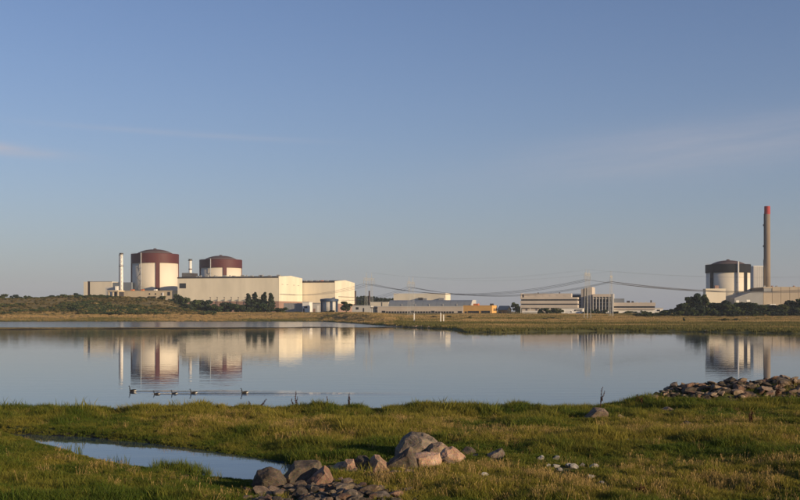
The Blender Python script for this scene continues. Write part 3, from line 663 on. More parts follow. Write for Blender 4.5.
b = Bld('low_office_wing', 'low two storey pale wing at the right end of the offices', 'office building', 613.2, 655.5, 845, W=14)
z = b.lz; x0 = -b.L
part('ground_floor', MB().box(x0+.5,-.5,1,13,0,z(309.7)), WHITE, b.o)
part('spandrel', MB().box(x0,0,0,14,z(309.7)+.01,z(307.8)), OFFICE, b.o); part('spandrel', MB().box(x0,0,0,14,z(306.2),z(302.6)), OFFICE, b.o)
part('window_core', MB().box(x0+.4,-.4,1.2,13.5,z(307.8)+.005,z(306.2)-.005), DARK, b.o)
n = 15; Lw = (b.L-1)/n; me = MB().box(.1,Lw-.1,0,.12,z(307.8)+.01,z(306.2)-.01).mesh('pane', GLASS)
for k in range(n): link('pane', me, b.o, (x0+.5+k*Lw, 1.0, 0))
for p0, p1, q in ((614,624.2,298.4),(626.6,629.8,300.6),(631.4,633.6,301.0),(650.3,651.8,300.2)): part('roof_unit', MB().box(b.lx(p0),b.lx(p1),3,8,z(302.6),z(q)), DARK if q != 298.4 else BLUEG, b.o)
for px in (637,641,646): part('roof_vent', MB().box(b.lx(px)-.6,b.lx(px)+.6,2,3.2,z(302.6),z(301.9)), GREYP, b.o)
b = Bld('white_hut', 'small white flat roofed hut at the right end of the low office wing', 'shed', 655, 663, 805, W=8)
zt = b.lz(308.4); part('wall', MB().box(-b.L,0,0,8,0,zt), WHITE, b.o); part('roof', MB().box(-b.L-.3,.3,-.3,8.3,zt+.002,zt+.4), GREYP, b.o); b.window(657,660,309.6,311.2,2,1)
b = Bld('white_pavilion', 'long low white building in front of the office tower', 'building', 561.5, 583, 790, W=10)
zt = b.lz(308.6); part('wall', MB().box(-b.L,0,0,10,0,zt), WHITE, b.o); part('roof', MB().box(-b.L-.3,.3,-.3,10.3,zt+.002,zt+.4), GREYP, b.o); b.window(574.5,582,309.6,311,5,1)
b = Bld('white_shed', 'very low white roofed shed before the left end of the offices', 'shed', 523, 539.5, 780, W=8)
zt = b.lz(312); part('wall', MB().box(-b.L,0,0,8,0,zt), GREYP, b.o); part('roof', MB().box(-b.L-.4,.4,-.5,8.4,zt+.002,zt+.9), WHITE, b.o)
for k, px in enumerate((569.5, 579.5, 605.5, 641)):
    D = 770; x = X(px, D); zb = float(far_z(x, D)); o = thing('parked_van', ['white van parked by the low white pavilion','white van parked under the office stair tower','pale van parked before the columned office','white van parked before the low office wing'][k], 'van', (x, D, zb), R(-17), 'vans parked by the offices')
    bm = MB().add([(-2.6,-1,.35),(2.6,-1,.35),(2.6,1,.35),(-2.6,1,.35),(-2.6,-1,2.3),(1.5,-1,2.3),(1.5,1,2.3),(-2.6,1,2.3),(2.6,-1,1.3),(2.6,1,1.3),(2.1,-1,1.4),(2.1,1,1.4)],
        [(0,3,2,1),(4,5,6,7),(0,1,8,10,5,4),(3,7,6,11,9,2),(1,2,9,8),(8,9,11,10),(10,11,6,5),(0,4,7,3)]); part('body', bm, WHITE, o)
    for wx in (-1.7,1.7):
        for wy in (-.95,.75): part('wheel', MB().tube([(wx,wy,.38),(wx,wy+.2,.38)], .38, 14), ROOFD, o)
    part('side_window', MB().box(.7,1.7,-1.03,-.98,1.35,2.0), GLASS, o)

# --- right hand plant
b = Bld('white_block_tower', 'tall plain light grey block between the black banded reactor and the chimney', 'industrial building', 753.6, 763.2, 1045, W=22, a=R(2))
zt = b.lz(266.6); part('wall', MB().box(-b.L,0,0,26,0,zt), GREYP, b.o); part('parapet', MB().box(-b.L-.2,.2,-.2,26.2,zt+.002,zt+.7), WHITE, b.o)
for k in range(4): part('panel_joint', MB().box(-b.L+(k+.5)*b.L/4-.08,-b.L+(k+.5)*b.L/4+.08,-.1,.05,0,zt), GREYD, b.o)
b = Bld('panel_building', 'long brown beige panel building at the foot of the tall chimney', 'industrial building', 763.4, 860, 960, W=40, a=R(1))
zt = b.lz(286.8); part('wall', MB().box(-b.L,0,.6,40,0,zt-.3), DARK, b.o)
k = 11; w = b.L/k; me = MB().box(.14,w-.14,0,.58,0,zt).mesh('wall_panel', CONCB)
for i in range(k):
    if i == 0: part('wall_panel', MB().box(-b.L+.14,-b.L+w-.14,0,.58,0,b.lz(292.2)).box(-b.L+.14,-b.L+w-.14,0,.58,b.lz(288.3),zt), CONCB, b.o)
    else: link('wall_panel', me, b.o, (-b.L+i*w,0,0))
part('louvre_opening', MB().box(-b.L+.5,-b.L+w-.5,.3,.59,b.lz(292.15),b.lz(288.35)), GREYD, b.o)
for px in (766,773.5,778,795.5,812): part('roof_unit', MB().box(b.lx(px)-.7,b.lx(px)+.7,3,5,zt-.3,zt+1.1), PLINTH if px in (773.5,795.5) else GREYD, b.o)
part('pale_box', MB().box(b.lx(768.5),b.lx(774),-5,-.05,0,b.lz(304)), WHITE, b.o)
b = Bld('reactor_annex', 'cream low annex in front of the black banded reactor', 'industrial building', 705.8, 725.8, 962, W=10, a=R(2))
zt = b.lz(289.2); part('wall', MB().box(-b.L,0,0,10,0,zt), CREAM2, b.o); part('coping', MB().box(-b.L-.2,.2,-.2,10.2,zt+.002,zt+.5), CREAM, b.o)
part('roof_unit', MB().box(b.lx(715.5),b.lx(719.5),2,6,zt+.5,b.lz(285.4)), PLINTH, b.o)
b = Bld('sloped_annex', 'shadow grey annex with sloping roof between black banded reactor and chimney', 'industrial building', 734.6, 763.2, 955, W=14, a=R(1))
za, zc = b.lz(298), b.lz(291.8); xa, xm = -b.L, b.lx(752)
part('wall', MB().add([(xa,0,0),(0,0,0),(0,14,0),(xa,14,0),(xa,0,za),(xm,0,zc),(0,0,zc),(0,14,zc),(xm,14,zc),(xa,14,za)],
     [(0,3,2,1),(0,1,6,5,4),(3,9,8,7,2),(1,2,7,6),(0,4,9,3),(4,5,8,9),(5,6,7,8)]), GREYD, b.o)  # shadow on the annex is put into its grey colour
part('white_hatch', MB().box(b.lx(746.5),b.lx(750),-.2,.1,b.lz(302),b.lz(299.8)), WHITE, b.o); part('white_hatch', MB().box(b.lx(736),b.lx(739),-.2,.1,b.lz(302.5),b.lz(300.3)), WHITE, b.o)

# ------------------------------------------------------------------ power line
def pylon(label, px, D, py_arm, py_top, ang, half=7.0):
    x = X(px, D); zb = float(far_z(x, D))-.3; H = Z(py_arm, D)-zb+2.2; T = Z(py_top, D)-zb
    o = thing('power_pylon', label, 'pylon', (x, D, zb), R(ang), 'pylons of the power line')
    for s in (-1, 1):
        mb = MB(); bx_, tx = s*half*.56, s*half*.5
        for cx, cy in ((-1,-1),(1,-1),(1,1),(-1,1)): mb.tube([(bx_+cx*.9,cy*.9,0),(tx+cx*.25,cy*.25,H)], .05, 4)
        for k in range(14):
            f0, f1 = k/14, (k+1)/14; w0, w1 = .9+(.25-.9)*f0, .9+(.25-.9)*f1; q = 1 if k % 2 else -1
            for cy in (-1, 1): mb.tube([(bx_+(tx-bx_)*f0-q*w0,cy*w0,H*f0),(bx_+(tx-bx_)*f1+q*w1,cy*w1,H*f1)], .03, 4)
        part('leg', mb, STEEL, o)
        part('earth_wire_peak', MB().tube([(tx-.3,0,H),(tx,0,T)], .08, 4).tube([(tx+.3,0,H),(tx,0,T)], .08, 4), STEEL, o)
    mb = MB()
    for dz in (0, 1.1): mb.tube([(-half-.8,0,H+dz),(half+.8,0,H+dz)], .10, 4)
    for k in range(16): xa = -half+k*half/8; mb.tube([(xa,0,H+(k % 2)*1.1),(xa+half/8,0,H+((k+1) % 2)*1.1)], .06, 4)
    part('crossarm', mb, STEEL, o)
    for k in (-1, 0, 1):
        part('insulator', MB().lathe([(.05,H-2.2),(.16,H-2.1),(.10,H-1.6),(.16,H-1.2),(.10,H-.7),(.16,H-.3),(.05,H-.02)], 8, (k*half,0)), STEEL, o)
    c, s = math.cos(R(ang)), math.sin(R(ang))
    return [(x+k*half*c, D+k*half*s, zb+H-2.2) for k in (-1,0,1)], [(x+k*half*.5*c, D+k*half*.5*s, zb+T) for k in (-1,1)]
PY1 = [pylon('portal pylon nearest the turbine halls, left of the pale block', 369, 640, 284, 272.5, 66),
       pylon('portal pylon standing just left of the office stair tower', 587.5, 560, 279.8, 269.5, 68),
       pylon('portal pylon beyond the right edge of the lake view', 905, 570, 279, 269, 68)]
PY2 = [pylon('portal pylon in front of the pale block on the workshop', 411, 700, 287.2, 276.5, 70),
       pylon('portal pylon above the columned office wing', 611.3, 630, 281.6, 271, 74),
       pylon('farther portal pylon beyond the right edge', 925, 640, 281, 271, 74)]
def cable(pts, sags, r, label, group):
    mb = MB(); P = []
    for i in range(len(pts)-1):
        A, B = Vector(pts[i]), Vector(pts[i+1])
        for k in range(24 if i < len(pts)-2 else 25):
            t = k/24; p = A.lerp(B, t); p.z -= sags[i]*4*t*(1-t); P.append(p)
    mb.tube(P, r, 5); tag(link('power_cable', mb.mesh('power_cable', CABLE)), label, 'cable', group)
for lines, term, nm in ((PY1, (278.5,294.2,968,2.0), 'of the line from the long turbine hall'), (PY2, (337,300,960,2.0), 'of the farther line')):
    for k in range(3):
        st = (X(term[0]+k*5.5, term[2]), term[2]-k*3.5, Z(term[1], term[2]))
        pts = [st]+[p[0][k] for p in lines]
        cable(pts, [3.0]+[(Z(285,600)-Z(297.0,600))+k*.25 , (Z(283,570)-Z(295,570))+k*.2], .07, 'thick dark conductor '+nm, 'conductors of the power line')
    for k in range(2):
        pts = [p[1][k] for p in lines]
        cable(pts, [4.0, 4.0], .010, 'hair thin earth wire at pylon tops '+nm, 'earth wires of the power line')
for px, pt, pb, lb in ((414.2,313.0,322.2,'single white post by the far waterline left of the pair'),(440.8,312.4,322.4,'taller of two close white posts by the far waterline'),(443.6,314.2,322.2,'shorter of two close white posts by the far waterline')):
    x, D, zb = hit(px, pb, far_z, 300, 600, .5); H = Z(pt, D)-zb; w = .5/F*D
    o = thing('white_post', lb, 'post', (x, D, zb-.1), 0, 'white posts by the far waterline')
    part('shaft', MB().box(-w,w,-w,w,0,H*.93), WHITE, o); part('cap', MB().box(-w*1.2,w*1.2,-w*1.2,w*1.2,H*.93+.002,H), GREYP, o)
    part('footing', MB().box(-w*1.7,w*1.7,-w*1.7,w*1.7,-.2,.45), CONC, o)

# ------------------------------------------------------------------ rocks
def rock_mesh(name, m, seed, cuts=9, sub=2, rough=.06):
    rnd = random.Random(seed); bm = bmesh.new(); bmesh.ops.create_icosphere(bm, subdivisions=sub, radius=1)
    for k in range(cuts):
        n = Vector((rnd.gauss(0,1), rnd.gauss(0,1), rnd.gauss(0,.8))).normalized(); d = rnd.uniform(.34,.72)
        for v in bm.verts:
            q = v.co.dot(n)-d
            if q > 0: v.co -= n*q
    for v in bm.verts: v.co += v.co.normalized()*(mnoise.noise(v.co*2.3+Vector((seed,0,0))))*rough
    xs_ = [v.co for v in bm.verts]
    for a in range(3):
        lo = min(c[a] for c in xs_); hi = max(c[a] for c in xs_)
        for v in bm.verts: v.co[a] = (v.co[a]-lo)/(hi-lo)*(1 if a == 2 else 2)-(0 if a == 2 else 1)
    me = bpy.data.meshes.new(name); bm.to_mesh(me); bm.free(); me.materials.append(m); return me
def sil_mesh(name, m, sil, w, h, dep, seed, front=.72):
    """boulder from its outline: hull of the outline pushed to a smaller, lower front and back, then roughened"""
    rnd = random.Random(seed); bm = bmesh.new(); cx = .5
    for u, v in sil:
        for y, k, kz in ((-.5,front+.1,front+.06),(.12,1,1),(.5,.75,.8)):
            bm.verts.new(((cx+(u-cx)*k-.5)*w+rnd.uniform(-.03,.03)*w, y*dep*(1+rnd.uniform(-.12,.12)), (v*kz)*h))
    r = bmesh.ops.convex_hull(bm, input=bm.verts)
    bmesh.ops.delete(bm, geom=list({e for e in r['geom_interior']+r['geom_unused'] if isinstance(e, bmesh.types.BMVert)}), context='VERTS')
    bmesh.ops.triangulate(bm, faces=bm.faces)
    for _ in range(2): bmesh.ops.subdivide_edges(bm, edges=bm.edges, cuts=1, use_grid_fill=True); bmesh.ops.triangulate(bm, faces=bm.faces)
    bmesh.ops.smooth_vert(bm, verts=bm.verts, factor=.05, use_axis_x=True, use_axis_y=True, use_axis_z=True)
    bmesh.ops.subdivide_edges(bm, edges=bm.edges, cuts=1, use_grid_fill=True)
    bm.normal_update(); s = max(w, h)
    for k in range(6):                                     # broken faces
        nn = Vector((rnd.gauss(0,1.1), -abs(rnd.gauss(0,.8)), rnd.gauss(.15,.55))).normalized(); C_ = Vector((0,0,h*.45))
        dd = max((v.co-C_).dot(nn) for v in bm.verts)*rnd.uniform(.70,.90)
        for v in bm.verts:
            q = (v.co-C_).dot(nn)-dd
            if q > 0: v.co -= nn*q
    for ax, lo_, hi_ in ((0,-w/2,w/2),(2,0,h)):
        a_ = min(v.co[ax] for v in bm.verts); b_2 = max(v.co[ax] for v in bm.verts)
        for v in bm.verts: v.co[ax] = lo_+(v.co[ax]-a_)/(b_2-a_)*(hi_-lo_)
    bm.normal_update()
    for v in bm.verts:
        q = Vector((seed*3.1, seed, 0))+v.co/s
        v.co += v.normal*s*(.018*mnoise.noise(q*3.2)+.020*mnoise.noise(q*8)+.012*mnoise.noise(q*20))
    bmesh.ops.recalc_face_normals(bm, faces=bm.faces)
    me = bpy.data.meshes.new(name); bm.to_mesh(me); bm.free(); me.materials.append(m)
    return me
BO = [ # px0, px1, top, bottom, material, outline, label, turn
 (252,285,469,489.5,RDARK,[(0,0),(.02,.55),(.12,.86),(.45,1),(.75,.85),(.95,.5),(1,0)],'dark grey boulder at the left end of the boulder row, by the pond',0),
 (283.5,321,462.5,485.5,RGREY,[(.05,0),(0,.4),(.12,.75),(.25,.98),(.55,.98),(.62,.9),(.85,1),(1,.82),(.95,.4),(.7,0)],'large grey broken topped boulder, second from the pond',0),
 (306,332,467.5,488,RRUST,[(0,0),(.1,.35),(.5,.75),(.78,1),(.92,.95),(1,.5),(.9,0)],'rusty brown slab leaning right of the large grey boulder',0),
 (331,347.5,462.5,473.5,RTAN,[(.0,0),(.0,.6),(.35,.9),(.7,1),(1,.5),(.95,0)],'small tan boulder behind the rubble, left of its pink twin',0),
 (342.5,358,460.5,476,RPINK,[(.1,0),(0,.6),(.25,1),(.75,.92),(1,.5),(.8,0)],'small pinkish boulder left of the pointed pink one',0),
 (352,372,456.5,473,RDARK,[(0,0),(.05,.6),(.3,.95),(.65,1),(1,.6),(1,0)],'dark boulder tucked behind the pointed pink boulder',0),
 (367,394.5,456,475,RPINK,[(0,0),(.12,.8),(.25,1),(.42,.96),(.75,.5),(1,.05),(.95,0)],'pointed pale pink boulder shaped like a tent',0),
 (395.5,440,433.8,457,RGREY,[(0,0),(.03,.35),(.18,.85),(.28,1),(.62,.95),(.85,.75),(1,.45),(1,0)],'biggest grey lichen boulder at the back of the cluster',0),
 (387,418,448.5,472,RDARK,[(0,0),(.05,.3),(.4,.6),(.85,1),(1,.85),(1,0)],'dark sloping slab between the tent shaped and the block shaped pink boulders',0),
 (411.5,441.5,454,470,RPINK,[(.02,0),(0,.8),(.1,.95),(.5,1),(.9,.97),(1,.6),(.97,0)],'block shaped pink boulder with a flat top',0),
 (424,451,443.5,457,RTAN,[(0,0),(.05,.5),(.35,.95),(.6,1),(.9,.7),(1,0)],'grey brown boulder behind the block shaped pink one',0),
 (440,465.5,447.5,462,RPINK,[(0,0),(.02,.5),(.2,.9),(.5,1),(.8,.7),(1,.3),(.95,0)],'mottled pinkish boulder at the right end of the boulder cluster',0),
 (460.5,476,447.5,456,RDARK,[(0,0),(.05,.7),(.4,1),(.8,.85),(1,.3),(1,0)],'small dark rounded stone just right of the boulder cluster',0),
 (472,481,454.5,458.5,RGREY,[(0,0),(.1,.8),(.6,1),(1,.3),(1,0)],'flat small grey stone in grass between two dark stones',0),
 (487.5,506,449,459,RGREY,[(0,0),(.1,.5),(.5,.8),(.72,1),(.9,.6),(1,0)],'lone grey pointed stone in the grass right of the cluster',0),
 (584,611,408.5,419.5,RTAN,[(0,0),(.1,.3),(.4,1),(.6,.9),(.75,.95),(1,.3),(1,0)],'tan peaked rock on the grassy shore edge',0),
 (616,626,415,420,RTAN,[(0,0),(.1,.7),(.5,1),(.9,.6),(1,0)],'small stone right of the tan peaked shore rock',0),
 (661,677,407.5,411.5,RTAN,[(0,0),(.1,.6),(.5,1),(.9,.6),(1,0)],'flat tan stone in grass below the rock embankment',0),
 (682,696,421.5,427,RGREY,[(0,0),(.1,.7),(.4,1),(.8,.7),(1,0)],'grey stone sunk in grass below the middle of the rock embankment',0),
 (654,663,422,427,RTAN,[(0,0),(.1,.7),(.5,1),(.9,.5),(1,0)],'small brown stone in grass left of the sunken grey stone',0),
]
BOX = []
for i, (p0, p1, t, b_, m, sil, lab, rz) in enumerate(BO):
    x, D, zg = hit((p0+p1)/2, b_-1.0); w = (p1-p0)/F*D; h = Z(t, D)-zg
    dep = w*random.uniform(.75,.95); me = sil_mesh('boulder', m, sil, w*1.06, h+.16, dep, i+3)
    tag(link('boulder', me, None, (x, D+dep*.35, zg-.14), (0,0,R(rz))), lab, 'boulder', 'boulders in the shore grass'); BOX.append((x, D+dep*.35, w*.5))

SM = [[rock_mesh('stone', m, 100+i*7+j, 15, 2, .10) for j in range(5)] for i, m in enumerate((RGREY, RDARK, RTAN, RRUST, RPINK, RPALE))]
_b = bmesh.new(); bmesh.ops.create_icosphere(_b, subdivisions=1, radius=1); _m = bpy.data.meshes.new('pebble')
for v in _b.verts: v.co *= random.uniform(.72,1.12)
_b.to_mesh(_m); _b.free(); ICO = list(_m.vertices); ICF = [tuple(p.vertices) for p in _m.polygons]
def stones_in(parent, spots):
    o0 = parent.location
    for (x, y, z, s, kinds) in spots:
        me = random.choice(SM[random.choice(kinds)])
        link('stone', me, parent, (x-o0.x, y-o0.y, z-o0.z), (random.uniform(-.35,.35), random.uniform(-.35,.35), random.uniform(0,6.3)),
             (s*random.uniform(.75,1.2), s*random.uniform(.7,1.1), s*random.uniform(.7,1.1)))
# rubble in front of the boulders
x, D, zg = hit(330, 493); heap = thing('rubble_heap', 'heap of small grey and brown broken stones before the boulders', 'rubble', (x, D, zg))
sp = []
for k in range(420):
    px = random.gauss(325, 46); py = random.uniform(481, 512)
    if not (246 < px < 425) or py < 479+abs(px-318)*.13: continue
    gx, gd, gz = hit(px, py); s = random.choice((.07,.09,.11,.14,.18,.25))
    if py < 490 and px < 285: continue
    sp.append((gx, gd, gz-s*.25, s, (0,0,1,1,2,3,0)))
for px, py, s in ((262,494,.33),(274,492,.26),(300,498,.35),(325,497,.3),(345,491,.32),(352,499,.36),(372,493,.28),(318,486,.24),(380,497,.3),(288,489,.22),(255,487,.2)):
    gx, gd, gz = hit(px, py); sp.append((gx, gd, gz-.06, s, (0,1,2)))
for px, py, s in ((333,470,.3),(341,477,.3),(349,472,.32),(356,479,.28),(363,472,.3),(327,480,.26),(371,476,.22),(380,479,.2),(390,476,.22),(399,468,.26),(408,473,.2),(422,471,.18),(444,462,.22),(455,462,.16),(428,455,.3),(336,474,.24),(350,477,.26),(364,475,.24),(372,478,.18),(396,474,.2),(404,471,.22),(384,477,.16),(322,489,.24),(300,488,.22),(286,486,.2),(448,463,.18),(436,469,.14),(330,474,.2),(358,471,.26),(334,478,.22),(340,481,.2),(346,478,.18),(352,482,.2),(360,478,.22),(326,482,.2),(343,487,.16)):
    gx, gd, gz = hit(px, py); sp.append((gx, gd, gz-.05, s, (0,1,2,2,3,4)))
stones_in(heap, sp)
# embankment on the right
ex, ey = 21.0, 62.5
emb = thing('rock_embankment', 'long bank of tumbled broken rocks running into the lake on the right', 'rock bank', (ex, ey, float(near_z(ex, ey))))
sp = []; cnt = 0; tries = 0
while cnt < 293 and tries < 6000:
    tries += 1
    x = random.uniform(13.4, 27.5); y = random.uniform(61.0, 68.5)
    lim = 60.6+1.6*float(1-sstep(14,17,x))
    if y < lim+random.uniform(-.5,.6) or y > 65.2+(x > 22)*.8: continue
    s = random.choice((.14,.17,.20,.24,.28,.33,.40))*(.75 if x < 15.5 else 1.0)
    z = float(near_z(x, y))
    if z < -.3: continue
    sp.append((x, y, z-s*.30+random.uniform(0,.10), s, (0,1,2,2,2,2,3,3))); cnt += 1
sp += [(22.3,64.3,float(near_z(22.3,64.3))-.15,.42,(0,)), (16.5,63.0,float(near_z(16.5,63.))-.1,.5,(1,)), (21.0,62.0,float(near_z(21.,62.))-.1,.42,(0,)), (18.0,62.5,float(near_z(18.,62.5))-.1,.46,(2,))]
stones_in(emb, sp)
fill = MB()
for k in range(1500):
    x = random.uniform(13.2, 32); y = random.uniform(60.2, 66.5); lim = 60.6+1.6*float(1-sstep(14,17,x))
    if y < lim+random.uniform(-.6,.5): continue
    z = float(near_z(x, y)); s_ = random.uniform(.07,.20); me = random.choice(SM[random.choice((0,1,1,2,3))]); rot = Matrix.Rotation(random.uniform(0,6.3),3,'Z') @ Matrix.Rotation(random.uniform(-.6,.6),3,'X')
    if k % 3: fill.add([rot @ Vector((v.co.x*s_*1.2, v.co.y*s_, v.co.z*s_*1.3))+Vector((x-ex, y-ey, z-s_*.3-emb.location.z)) for v in ICO], ICF)
stuff(part('stone_fill', fill, RDARK, emb))
# pale stones in the grass
for k, (px, py, s) in enumerate(((485,476,.10),(541,459.5,.12),(556,460,.13),(556,468,.10),(568,467,.11),(574,468.5,.13),(582,467,.10),(594,469,.14),(590,479,.11),(601,484,.08),(560,471,.09),(548,466.5,.08),(627,441,.08),(706,427,.08),(748,441,.08))):
    gx, gd, gz = hit(px, py); s *= 1.25; BOX.append((gx, gd-.1, .30))
    tag(link('pale_stone', SM[5][k % 5], None, (gx, gd, gz-.01), (0,0,k*1.3), (s, s*.8, s*1.1)),
        'lone white stone left of the pale stone scatter in the grass' if k == 0 else (['small white stone in the grass under the dry band','small white stone in the grass below the embankment','small white stone alone in the far right grass'][k-12] if k > 11 else ['','leftmost of the upper pale stones in the grass','pale stone right of the leftmost upper one','pale stone in the lower scatter, left end','pale stone in the lower scatter, left of centre','biggest pale stone in the lower scatter centre','pale stone in the lower scatter, right of centre','pale stone at the right end of the scatter','pale stone below the right end of the scatter','lowest and rightmost tiny pale stone of the scatter','tiny pale stone under the left end of the scatter','tiny pale stone between upper and lower pale stones'][k]),
        'stone', 'pale stones scattered in the grass')
# far gravel spit and pale field stones
mb = MB()
for k in range(260):
    px = random.gauss(416, 13); x, D, zb = hit(px, random.uniform(323.2, 327.4), far_z, 300, 600, 1.0)
    s = random.uniform(.2, .55); a = random.uniform(0, 3)
    v = [(math.cos(a+i*1.57)*s*random.uniform(.7,1.2)+x, math.sin(a+i*1.57)*s+D, zb-.1) for i in range(4)]
    mb.add(v+[(x+random.uniform(-.15,.15), D, zb+s*random.uniform(.5,.9))], [(0,1,4),(1,2,4),(2,3,4),(3,0,4),(0,3,2,1)])
o = link('shore_gravel', mb.mesh('shore_gravel', RTAN)); stuff(tag(o, 'gravel and stones on the far point of land', 'gravel'))
for k, (px, py, lb) in enumerate(((722.5,317.6,'pale field stone leftmost below the dark trees'),(746.5,318.6,'pale field stone in the middle below the dark trees'),(782.5,318.0,'pale field stone at the right below the dark trees'),(706.5,331.4,'pale stone at the far waterline before the dark trees'))):
    x, D, zb = hit(px, py, far_z, 270, 700, .5); s = .55 if k != 3 else .4
    tag(link('field_stone', SM[5][k], None, (x, D, zb-.1), (0,0,k), (s*1.5, s, s*1.3)), lb, 'stone', 'pale stones on the far meadow')

# ------------------------------------------------------------------ geese
def goose_mesh(seed):
    rnd = random.Random(seed); hz_ = rnd.uniform(-.02,.03)
    ring = [(.43,.165,.012,.008,2),(.36,.15,.05,.03,2),(.27,.125,.095,.075,2),(.16,.105,.125,.105,0),(.03,.095,.135,.118,0),(-.10,.095,.13,.118,0),(-.19,.115,.105,.105,0),(-.245,.165,.07,.075,1),(-.262,.23,.052,.056,1),(-.268,.31,.044,.046,1),(-.275,.39+hz_,.040,.043,1),(-.29,.445+hz_,.038,.042,1),(-.325,.475+hz_,.040,.040,1),(-.36,.468+hz_,.028,.028,1),(-.375,.462+hz_,.018,.018,1)]
    n = 14; vs = []; fs = []; cs = []
    pal = ((.016,.013,.011),(.012,.011,.011),(.55,.52,.47))
    for i, (x, z, w, h, c) in enumerate(ring):
        a = ring[max(i-1,0)]; b = ring[min(i+1,len(ring)-1)]; t = Vector((b[0]-a[0],0,b[1]-a[1])).normalized(); nrm = Vector((-t.z,0,t.x))
        if nrm.z < 0 and abs(t.x) > .5: nrm = -nrm
        for k in range(n):
            q = 2*math.pi*k/n; p = Vector((x,0,z))+Vector((0,1,0))*math.cos(q)*w+nrm*math.sin(q)*h; vs.append(p)
            col = pal[c]
            if c == 2 and math.sin(q)*(1 if nrm.z > 0 else -1) > .55: col = pal[0]
            if i == 6: col = (.10,.085,.07)
            cs.append(col)
    for i in range(len(ring)-1):
        for k in range(n): k2 = (k+1)%n; fs.append((i*n+k,i*n+k2,(i+1)*n+k2,(i+1)*n+k))
    fs += [tuple(range(n)), tuple((len(ring)-1)*n+k for k in range(n))]
    me = MB().add(vs, fs).mesh('body', None, True)
    ca = me.color_attributes.new('plumage', 'FLOAT_COLOR', 'POINT')
    ca.data.foreach_set('color', np.array([(*c, 1) for c in cs], np.float32).ravel())
    return me, hz_
PLM, nt, p = new_mat('goose_plumage'); at = nt.nodes.new('ShaderNodeAttribute'); at.attribute_name = 'plumage'
nt.links.new(at.outputs['Color'], p.inputs['Base Color']); p.inputs['Roughness'].default_value = .7
gl = ['leading goose with upright neck and white rump, farthest left on the lake','second goose from the left, small, swimming low','middle goose of the five swimming on the lake','fourth goose from the left on the lake','last goose, swimming apart at the right of the others']
for k, (px, py, s) in enumerate(GEESE):
    x, y = img(px, py); o = thing('goose', gl[k], 'goose', (x, y, 0), R(random.uniform(-8,8)), 'geese swimming in a line'); o.scale = (s*.78,s*.8,s*(.90,.66,.72,.80,.88)[k])
    me, hz_ = goose_mesh(k); me.materials.append(PLM); q = link('body', me, o, (0,0,-.035))
    part('bill', MB().tube([(-.37,0,.427+hz_),(-.41,0,.421+hz_),(-.435,0,.415+hz_)], [.018,.014,.005], 8), BLACK, o, True)
    for sy_ in (-1, 1):
        w = MB(); w.add([(-.12,sy_*.10,.10),(.05,sy_*.142,.15),(.2,sy_*.125,.165),(.40,sy_*.03,.165),(.2,sy_*.09,.20),(.02,sy_*.10,.195),(-.1,sy_*.09,.165),(.2,sy_*.12,.10),(.05,sy_*.137,.08)],
            [(0,1,6),(1,5,6),(1,2,5),(2,4,5),(2,3,4),(2,7,3),(1,8,2),(8,7,2),(0,8,1)])
        part('wing', w, mk('goose_wing', (.018,.015,.013), .8, .25, 12.), o)

# ------------------------------------------------------------------ trees and shrubs
def rnd_attr(me, per):
    ca = me.attributes.new('rnd', 'FLOAT', 'FACE'); ca.data.foreach_set('value', np.asarray(per, np.float32))
def crown_mesh(name, m, lobes, n, leaf, seed):
    r_ = np.random.default_rng(seed); P = []
    wts = np.array([l[3]*l[4]*l[5] for l in lobes])**.75; wts /= wts.sum()
    idx = r_.choice(len(lobes), n, p=wts); V = np.zeros((n,4,3)); rn = np.zeros(n)
    for i in range(n):
        l = lobes[idx[i]]; d = r_.normal(size=3); d /= np.linalg.norm(d); q = r_.uniform(.45,1.05)**.6
        c = np.array(l[:3])+d*np.array(l[3:6])*q
        nn = d+r_.normal(size=3)*.7; nn /= np.linalg.norm(nn); u = np.cross(nn,[0,0,1.]); u /= (np.linalg.norm(u)+1e-6); v = np.cross(nn,u)
        s = leaf*r_.uniform(.55,1.3); k = r_.uniform(.6,1.2)
        V[i] = [c-u*s-v*s*k*.6, c+u*s*.9-v*s*k, c+u*s*.7+v*s*k*.8, c-u*s*.8+v*s*k]
        rn[i] = np.clip(.5*r_.random()+.5*((idx[i]*37) % 11)/11, 0, 1)
    me = bpy.data.meshes.new(name); me.from_pydata(V.reshape(-1,3).tolist(), [], [(4*i,4*i+1,4*i+2,4*i+3) for i in range(n)])
    me.materials.append(m); rnd_attr(me, rn); return me
